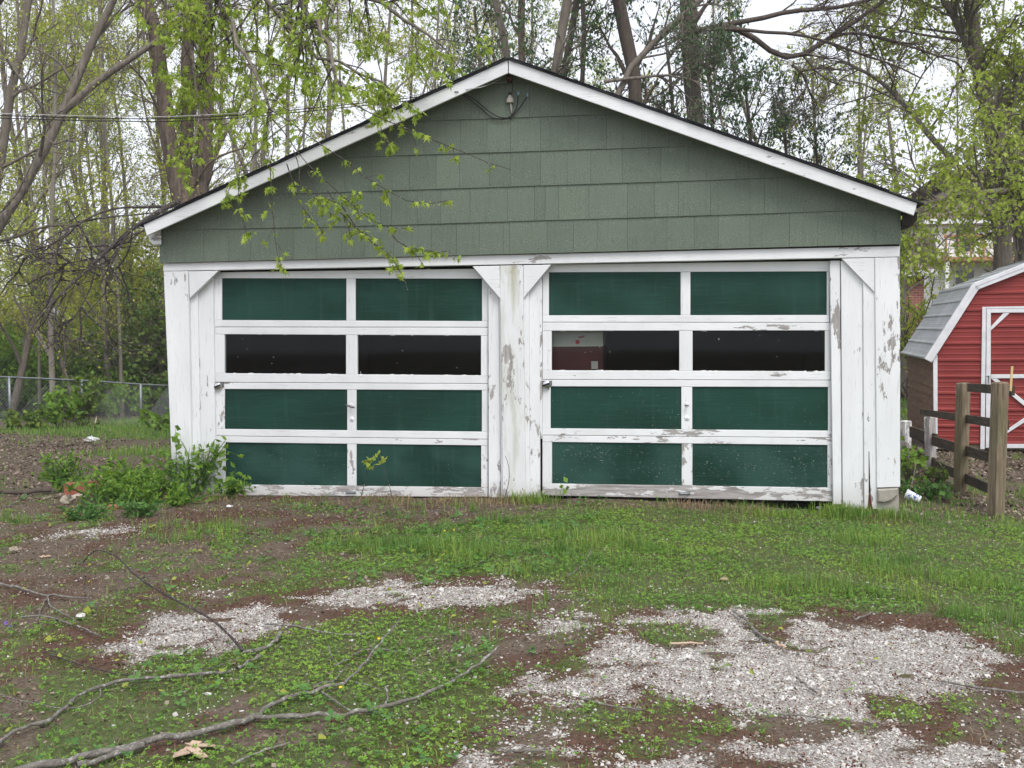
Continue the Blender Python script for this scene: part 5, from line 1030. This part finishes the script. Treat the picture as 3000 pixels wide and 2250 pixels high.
def flakes(name, x, y, s, rng, mat, label, lift=.004, cat='leaf litter'):
    n = len(x); C = np.stack([x, y, gz(x, y)+micro_at(x, y)-.006+lift+.006*rng.random(n)], 1); a = rng.uniform(0, 6.283, n); up = norm(rng.normal(size=(n, 3))*.3+UP); d = np.stack([np.cos(a), np.sin(a), 0*a], 1); d = norm(d-up*np.sum(d*up, 1, keepdims=True)); e = np.cross(up, d); s = s[:, None]; q = rng.uniform(.25, .5, (n, 1)); cu = rng.normal(size=(n, 1))*.22
    V = np.stack([C-d*s*.5, C+e*s*q+up*s*cu, C+d*s*.5+up*s*cu*.5, C-e*s*q+up*s*np.abs(cu)], 1).reshape(-1, 3); return tag(mk(name, V, np.arange(n*4).reshape(n, 4), MT[mat]), label, cat, kind='stuff')
x, y, rng = field(210000, 5); g, gn, rd = cover(x, y); k = rng.random(len(x)) < .42*(1-.75*gn)*(1-.80*np.clip(g, 0, 1))*(.35+.65*sm(fbm(x, y, 2.3, 101, 3), .42, .58)); k &= ~INS(x, y)
flakes('leaf_litter', x[k], y[k], .007+.020*rng.random(k.sum())**2.2, rng, 'leaf_litter', 'dry brown leaf and bark litter on the soil')
x, y, rng = field(230000, 6); g, gn, rd = cover(x, y); k = rng.random(len(x)) < (.75*rd+.22+.3*(g > .15))*(1-.55*gn); k &= ~INS(x, y)
flakes('bud_litter', x[k], y[k], .005+.009*rng.random(k.sum()), rng, 'red_litter', 'reddish brown bud scales strewn over the gravel', .008)
x, y, rng = field(5200, 7); g, gn, rd = cover(x, y); k = (rng.random(len(x)) < .05+.1*(x < .3)) & (y > -6) & ~INS(x, y)
flakes('fallen_flowers', x[k], y[k], .02+.03*rng.random(k.sum()), rng, 'yellow_leaf', 'yellow-green fallen maple tassels on the ground', .015)
x, y, rng = field(90000, 12); g, gn, rd = cover(x, y); k = (rng.random(len(x)) < .22*sm(fbm(x, y, 2.1, 131, 3), .40, .6)*(1-.8*np.clip(g, 0, 1))+.04) & ~INS(x, y)
blades('dry_grass', x[k], y[k], .012+.04*rng.random(k.sum())**2, .0018, 'grass_dry', rng, 2.2, 'dead straw thatch lying through the green yard')
# strip of dry grass and sprouts at the foot of the doors
rng = np.random.default_rng(8); x = rng.uniform(-3.3, 3.6, 5200); y = -.02-np.abs(rng.normal(size=5200))*.22; k = vnoise(x, y, 2.5, 7) > .45
blades('dry_grass', x[k], y[k], .03+.07*rng.random(k.sum()), .0022, 'grass_dry', rng, 1.2, 'dry straw-coloured grass at the foot of the doors')
x = np.concatenate([rng.normal(2.85, .10, 700), rng.normal(3.2, .2, 500), rng.normal(.15, .12, 300)]); y = -.10-np.abs(rng.normal(size=1500))*.09
blades('grass', x, y, .05+.11*rng.random(1500), .003, 'grass_blade', rng, .6, 'taller grass tufts against the door jambs')
# far yard: left behind the garage, right between garage and shed
rng = np.random.default_rng(9)
def farfield(n, poly, h, w, mat, name, label, thr=.3):
    lo, hi = poly.min(0), poly.max(0); x = rng.uniform(lo[0], hi[0], n); y = rng.uniform(lo[1], hi[1], n); k = (sdpoly(x, y, poly) > 0) & ~INS(x, y); x, y = x[k], y[k]; g, gn, rd = cover(x, y); k = rng.random(len(x)) < gn+.02; x, y = x[k], y[k]
    blades(name, x, y, h[0]+(h[1]-h[0])*rng.random(len(x)), w, mat, rng, .6, label)
farfield(60000, np.array([(-3.6, 1), (-8.5, .5), (-16, 16), (-16, 36), (-3.6, 24)]), (.05, .16), .007, 'grass_blade', 'grass', 'rough grass between the garage and chain link fence')
farfield(26000, np.array([(3.4, .1), (9, -.4), (9, 6), (4, 6)]), (.03, .09), .004, 'grass_blade', 'grass', 'thin grass round the plank fence and shed')
farfield(40000, np.array([(3.5, 8), (9, 8), (22, 36), (5, 40)]), (.06, .14), .012, 'grass_blade', 'grass', 'bright lawn beyond the shed')
x = np.concatenate([rng.uniform(-14, -3.5, 70000), rng.uniform(3.4, 9, 30000)]); y = np.concatenate([rng.uniform(-.3, 17, 70000), rng.uniform(-.3, 7, 30000)]); g, gn, rd = cover(x, y); k = (rng.random(len(x)) > gn*.8) & (vnoise(x, y, 1.7, 5) > .3) & ~INS(x, y)
flakes('leaf_litter', x[k], y[k], .015+.045*rng.random(k.sum())**2, rng, 'leaf_litter', 'dead leaves over the bare earth beside the garage', .01)

# ------------------------------------------------------------------ fallen branches and small things
def stick(label, chains, mat='bark_stick', cat='branch', name='fallen_branch', group=None, off=(0, 1500), sc=1.4747, seed=0):
    """chains: list of (pixel points with optional height above ground, radius at start, radius at end)"""
    rng = np.random.default_rng(500+seed); parts = []; P0 = None
    for pts, r0, r1 in chains:
        Q = []
        for p in pts:
            hgt = p[2] if len(p) > 2 else 0.
            q = ong(off[0]+p[0]/sc, off[1]+p[1]/sc)
            if hgt: v = norm(q-CAM); q = q-v*(hgt/max(.05, -v[2]))     # raised point seen at the same pixel
            Q.append(q+UP*(max(r0, .004)*.8+.010))
        k = max(6, 3*len(Q)); Q = resample(Q, k); Q[1:-1] += rng.normal(size=(k-2, 3))*r0*.35; v, f = tube_arrays(Q[None], (np.linspace(r0, r1, k)*.95*(1+.12*rng.normal(size=k)))[None], 7); parts.append((v, f, 0))
    v, f, _ = join(parts); o = mk(name, v, f, MT[mat], None, True); tag(o, label, cat, group); return o
stick('long forked lichen-grey branch lying across the grass', [([(60, 1150), (330, 1088), (480, 1062), (650, 1015), (850, 970), (1000, 940), (1100, 905)], .016, .014), ([(1100, 905), (1300, 905), (1500, 890), (1650, 865), (1800, 815), (1950, 750), (2050, 690), (2110, 640, .03), (2152, 598, .05)], .011, .006), ([(1100, 905), (1180, 845), (1280, 805), (1400, 775), (1470, 770), (1530, 720), (1600, 640, .03), (1660, 560, .06), (1725, 480, .1)], .011, .003),
       ([(1360, 778), (1365, 755), (1440, 745), (1475, 710), (1500, 670, .04)], .005, .003), ([(1390, 790), (1450, 830), (1515, 875)], .005, .003), ([(1490, 735), (1570, 755), (1650, 780)], .004, .002), ([(1650, 862), (1680, 820), (1665, 770, .03)], .006, .004)], seed=1)
stick('thick lichen-spotted branch butt beside the forked branch', [([(330, 1120), (480, 1075), (620, 1030)], .014, .012)], seed=2)
stick('grey crooked branch curving through clover toward the gravel', [([(-30, 1030), (100, 940), (180, 938), (260, 880), (340, 810), (420, 770), (560, 735), (700, 730), (860, 712), (1000, 705)], .009, .008), ([(1025, 692), (1100, 650), (1125, 640)], .009, .008), ([(860, 712), (875, 735), (895, 765)], .003, .002), ([(870, 700), (930, 680), (1040, 640, .03)], .003, .002), ([(430, 765), (440, 800), (400, 850), (250, 865), (100, 830), (-20, 795)], .004, .002), ([(580, 725), (585, 650, .06), (545, 600, .1)], .003, .002)], seed=3)
stick('dark twig arching above the gravel patch', [([(360, 225, .0), (375, 190, .05), (415, 168, .10), (500, 195, .14), (560, 258, .15), (620, 310, .15), (720, 372, .12), (860, 440, .08), (960, 510, .04), (1020, 570), (1050, 612)], .004, .008), ([(610, 300, .15), (650, 282, .16), (705, 233, .2)], .003, .002), ([(360, 225), (330, 245), (280, 262)], .004, .003), ([(365, 240), (366, 300), (368, 370)], .003, .002)], 'bark_twig', seed=4)
stick('short lichened stub joined to the arching twig', [([(1050, 622), (1150, 605), (1195, 565), (1218, 535)], .009, .012)], seed=5)
stick('pale bare branch in grass at the drive edge', [([(-20, 318), (100, 345), (200, 375), (300, 378), (385, 385)], .009, .006), ([(205, 375), (215, 420), (300, 460), (345, 492)], .005, .003), ([(203, 380), (175, 430), (160, 480)], .004, .003)], seed=6)
stick('curved stick below the pale bare branch', [([(90, 466), (200, 460), (300, 490), (370, 520), (440, 548)], .006, .004)], seed=7)
stick('straight grey stick beside the gravel and clover', [([(1145, 495), (1280, 505), (1400, 535), (1500, 546), (1605, 530)], .006, .004)], seed=8)
stick('short hooked stick standing out of the clover', [([(1420, 590, .08), (1430, 640, .04), (1460, 672)], .004, .003), ([(1440, 680), (1500, 650), (1570, 602), (1700, 612), (1780, 622)], .005, .003)], seed=9)
stick('thin brown twig running beside the crooked branch', [([(190, 618), (350, 672), (470, 705), (570, 722)], .004, .003), ([(180, 600), (280, 630), (350, 660)], .003, .002)], 'bark_twig', seed=10)
stick('slim twig lying beyond the centre gravel patch', [([(2140, 165), (2122, 200), (2080, 230), (2000, 255), (1910, 290)], .004, .003)], 'bark_twig', seed=11)
stick('short broken twig tip near gravel edge', [([(2168, 497), (2130, 520), (2095, 545)], .004, .005)], seed=12)
stick('faint grey stick at the lower edge of the drive', [([(1000, 1110), (1130, 1050), (1250, 1015)], .006, .005)], seed=13)
o8 = (1500, 1500)
stick('stout broken stick with a pale split end on gravel', [([(955, 438), (1020, 480), (1060, 540), (1110, 565), (1150, 585)], .006, .010)], off=o8, seed=14)
stick('pale split wood end of the stout broken stick', [([(1145, 580), (1165, 595), (1188, 603)], .011, .006)], 'dry_bark', off=o8, seed=15)
stick('small peeled tan stick lying on gravel', [([(682, 582), (750, 578), (828, 580)], .006, .005)], 'dry_bark', off=o8, seed=16)
stick('short dark stick sunk in white gravel', [([(1230, 730), (1270, 760), (1312, 792)], .006, .005)], off=o8, seed=17)
stick('long dark twig entering over the gravel from the lawn', [([(1850, 742), (1950, 762), (2080, 780), (2260, 800)], .005, .006)], off=o8, seed=18)
stick('dark twig lying on the green lawn edge', [([(1590, 332), (1650, 342), (1722, 350)], .006, .004)], off=o8, seed=19)
stick('thin grey twig between gravel and clover', [([(300, 820), (420, 850), (560, 872)], .005, .003)], off=o8, seed=20)
stick('dark slender twig low on the gravel', [([(1150, 885), (1270, 895), (1385, 915)], .005, .003)], off=o8, seed=21)
stick('white weathered twig in the tall grass', [([(342, 172, .04), (325, 210), (300, 245), (235, 286)], .004, .003)], off=o8, seed=22)
stick('short grey stick at the gravel top edge', [([(1475, 476), (1515, 465), (1560, 442)], .006, .004)], off=o8, seed=23)
stick('grey stick half buried beside the drive', [([(-30, 1050), (60, 1046), (150, 1050)], .006, .005)], off=o8, seed=24)
stick('dead pale stick leaning by the garage footing', [([(2655, 1465), (2672, 1425, .15), (2684, 1357, .4)], .006, .004)], off=(0, 0), sc=1, seed=25)
stick('dark log lying on bare soil beside the weeds', [([(-40, 1452), (60, 1450), (150, 1446)], .03, .025)], 'bark_dark', off=(0, 0), sc=1, seed=26)
stick('slim pale stick across the bare soil', [([(20, 1490), (70, 1465), (115, 1442)], .006, .004)], off=(0, 0), sc=1, seed=27)
stick('dry upright stake near the chain link fence', [([(545, 1254), (549, 1243, .25), (553, 1223, .62)], .014, .012)], 'dry_bark', off=(-270, 0), sc=1, seed=28)
def lump(name, label, c, s, mat, cat, seed, sq=1.):
    rng = np.random.default_rng(seed); n, m_ = 7, 10; V = []; F = []
    for i in range(n):
        th = math.pi*i/(n-1)
        for j in range(m_):
            a = 6.283*j/m_; r = 1+rng.normal()*.14*sq; V.append(np.array(c)+np.array([math.sin(th)*math.cos(a)*s[0]*r, math.sin(th)*math.sin(a)*s[1]*r, (math.cos(th)*.9+.55)*s[2]*r]))
    for i in range(n-1):
        for j in range(m_): F.append((i*m_+j, (i+1)*m_+j, (i+1)*m_+(j+1) % m_, i*m_+(j+1) % m_))
    return tag(MB().add(V, F).build(name, MT[mat], None, False), label, cat)
def brick(label, px, py, rot, s=(.2, .1, .065), tilt=0.):
    c = gp(px, py); a, b = math.cos(rot), math.sin(rot); X = np.array([a, b, tilt]); Y = np.array([-b, a, 0]); P = [c+X*sx*s[0]/2+Y*sy*s[1]/2+UP*(s[2]+abs(tilt)*s[0]*.5) for sx, sy in ((-1, -1), (1, -1), (1, 1), (-1, 1))]
    tag(MB().prism(P, -UP*s[2], .006).build('brick', MT['brick_red'], None), label, 'brick')
brick('orange clay block lying flat in the corner weeds', 222, 1450, .25, (.19, .12, .12)); brick('orange brick standing against the clay block', 262, 1452, -.5, (.1, .12, .13), .2)
lump('rock', 'tan rock propped below the orange clay block', gp(236, 1462), (.11, .06, .035), 'rock', 'rock', 601); lump('rock', 'round brown stone beside the ground weed', gp(193, 1475), (.055, .05, .05), 'rock', 'rock', 602)
brick('chip of red brick beside the dark ground weed', 335, 1492, .2, (.1, .06, .04))
lump('stone', 'pale stone on the grass by the pale bare branch', gp(40, 1617), (.035, .03, .025), 'rock', 'stone', 603); lump('stone', 'flat pale wood chip on the sparse grass', gp(132, 1632), (.04, .02, .008), 'dry_bark', 'wood chip', 604); lump('stone', 'small white stone at the left gravel edge', gp(236, 1810), (.025, .02, .018), 'gravel_stone', 'stone', 605)
for i, (x, y) in enumerate([(545, 2205), (560, 2195), (578, 2210), (590, 2190), (530, 2215)]):
    c = gp(x, y); a = i*1.3; X = np.array([math.cos(a), math.sin(a), .25]); Y = np.array([-math.sin(a), math.cos(a), .1]); s = .03+.008*i
    tag(MB().prism([c+UP*.012+X*sx*s+Y*sy*s*.5 for sx, sy in ((-1, -.7), (1, -1), (.8, 1), (-.9, .8))], -UP*.004).build('bark_chip', MT['dry_bark'], None), 'tan curl of peeled bark in the heap by the forked branch', 'bark', 'heap of peeled bark curls')
lump('ball', 'small black ball-like object in grass near the garage wall', at(451, 1273, 21.5)-UP*.04, (.05, .05, .05), 'plastic_black', 'ball', 606, .3)
lump('white_bag', 'white plastic bag caught among branches in the woods', at(160, 921, 30.), (.14, .05, .10), 'paper_white', 'bag', 607, 1.5)
lump('white_scrap', 'white crumpled scrap on the bare yard by the fence', foot(at(268, 1283, 19.5), 0), (.13, .05, .05), 'paper_white', 'litter', 608, 1.5)
lump('paper_scrap', 'crumpled white paper scrap caught in the corner weeds', gp(450, 1425)+UP*.08, (.10, .03, .035), 'paper_white', 'litter', 609, 2.)
for i, (x, y, l) in enumerate([(672, 1486, 'white paper bit in front of the first door'), (2400, 1490, 'white shell-like bit under the lifted door'), (2120, 1700, 'tan dead leaf curled on the lawn edge')]): lump('litter_bit', l, gp(x, y), (.03, .015, .012), 'paper_white' if i < 2 else 'dry_bark', 'litter', 610+i, 1.4)
# crushed paper cup
c = gp(2676, 1470)+UP*.045; ax = np.array([.72, -.15, -.32]); ax /= np.linalg.norm(ax); CU = empty('paper_cup', c-UP*.04); tag(CU, 'crushed blue and white paper cup beside the footing', 'cup')
MB().lathe(c-ax*.07, ax, [(0, .048), (.05, .044), (.10, .039), (.135, .034)], 14).build('cup_body', MT['cup_blue'], CU, True); MB().lathe(c-ax*.072, ax, [(-.004, .049), (.004, .051), (.008, .049)], 14).build('rim', MT['paper_white'], CU, True)
MB().lathe(c+ax*.05, ax, [(0, .0405), (.016, .0355)], 14).build('base_band', MT['paper_white'], CU, True)
rng = np.random.default_rng(14)
for i, (x, y) in enumerate([(1659, 1432), (2014, 1485), (1330, 1565), (1303, 1568), (998, 2035), (1110, 1890)]):
    c = gp(x, y)+UP*.03; root = empty('dandelion', c-UP*.03); tag(root, 'yellow dandelion flower head among the grass', 'flower', 'dandelions in the yard')
    MB().tube([c-UP*.035, c], .0015, 4).build('stalk', MT['clover'], root); MB().lathe(c, (0, -.3, 1), [(0, .003), (.002, .008), (.005, .007), (.006, .002)], 9).build('flower_head', MT['dandelion'], root)
for i, (x, y) in enumerate([(18, 1853), (42, 1858), (30, 1862)]):
    c = gp(x, y)+UP*.05; root = empty('violet', c-UP*.05); tag(root, 'purple violet flower in grass below the curved stick', 'flower', 'violets in the grass')
    MB().tube([c-UP*.05, c], .0012, 4).build('stalk', MT['clover_dark'], root); v, f = leaf_quads(rng, np.repeat(c[None], 5, 0), (.010, .014), 0, ratio=.45); mk('petals', v, f, MT['violet_petal'], root)

# ------------------------------------------------------------------ the air
hz = bpy.data.materials.new('haze_air'); hz.use_nodes = True; n_ = hz.node_tree.nodes; n_.remove(n_['Principled BSDF']); pv = n_.new('ShaderNodeVolumePrincipled')
pv.inputs['Color'].default_value = (.97, .98, 1., 1); pv.inputs['Density'].default_value = .0008; hz.node_tree.links.new(pv.outputs[0], n_['Material Output'].inputs['Volume'])
tag(MB().box((-440, -75, -3.4), (440, 640, 26)).build('haze', hz), 'thin pale spring haze over the yard and woods', 'haze', kind='stuff')
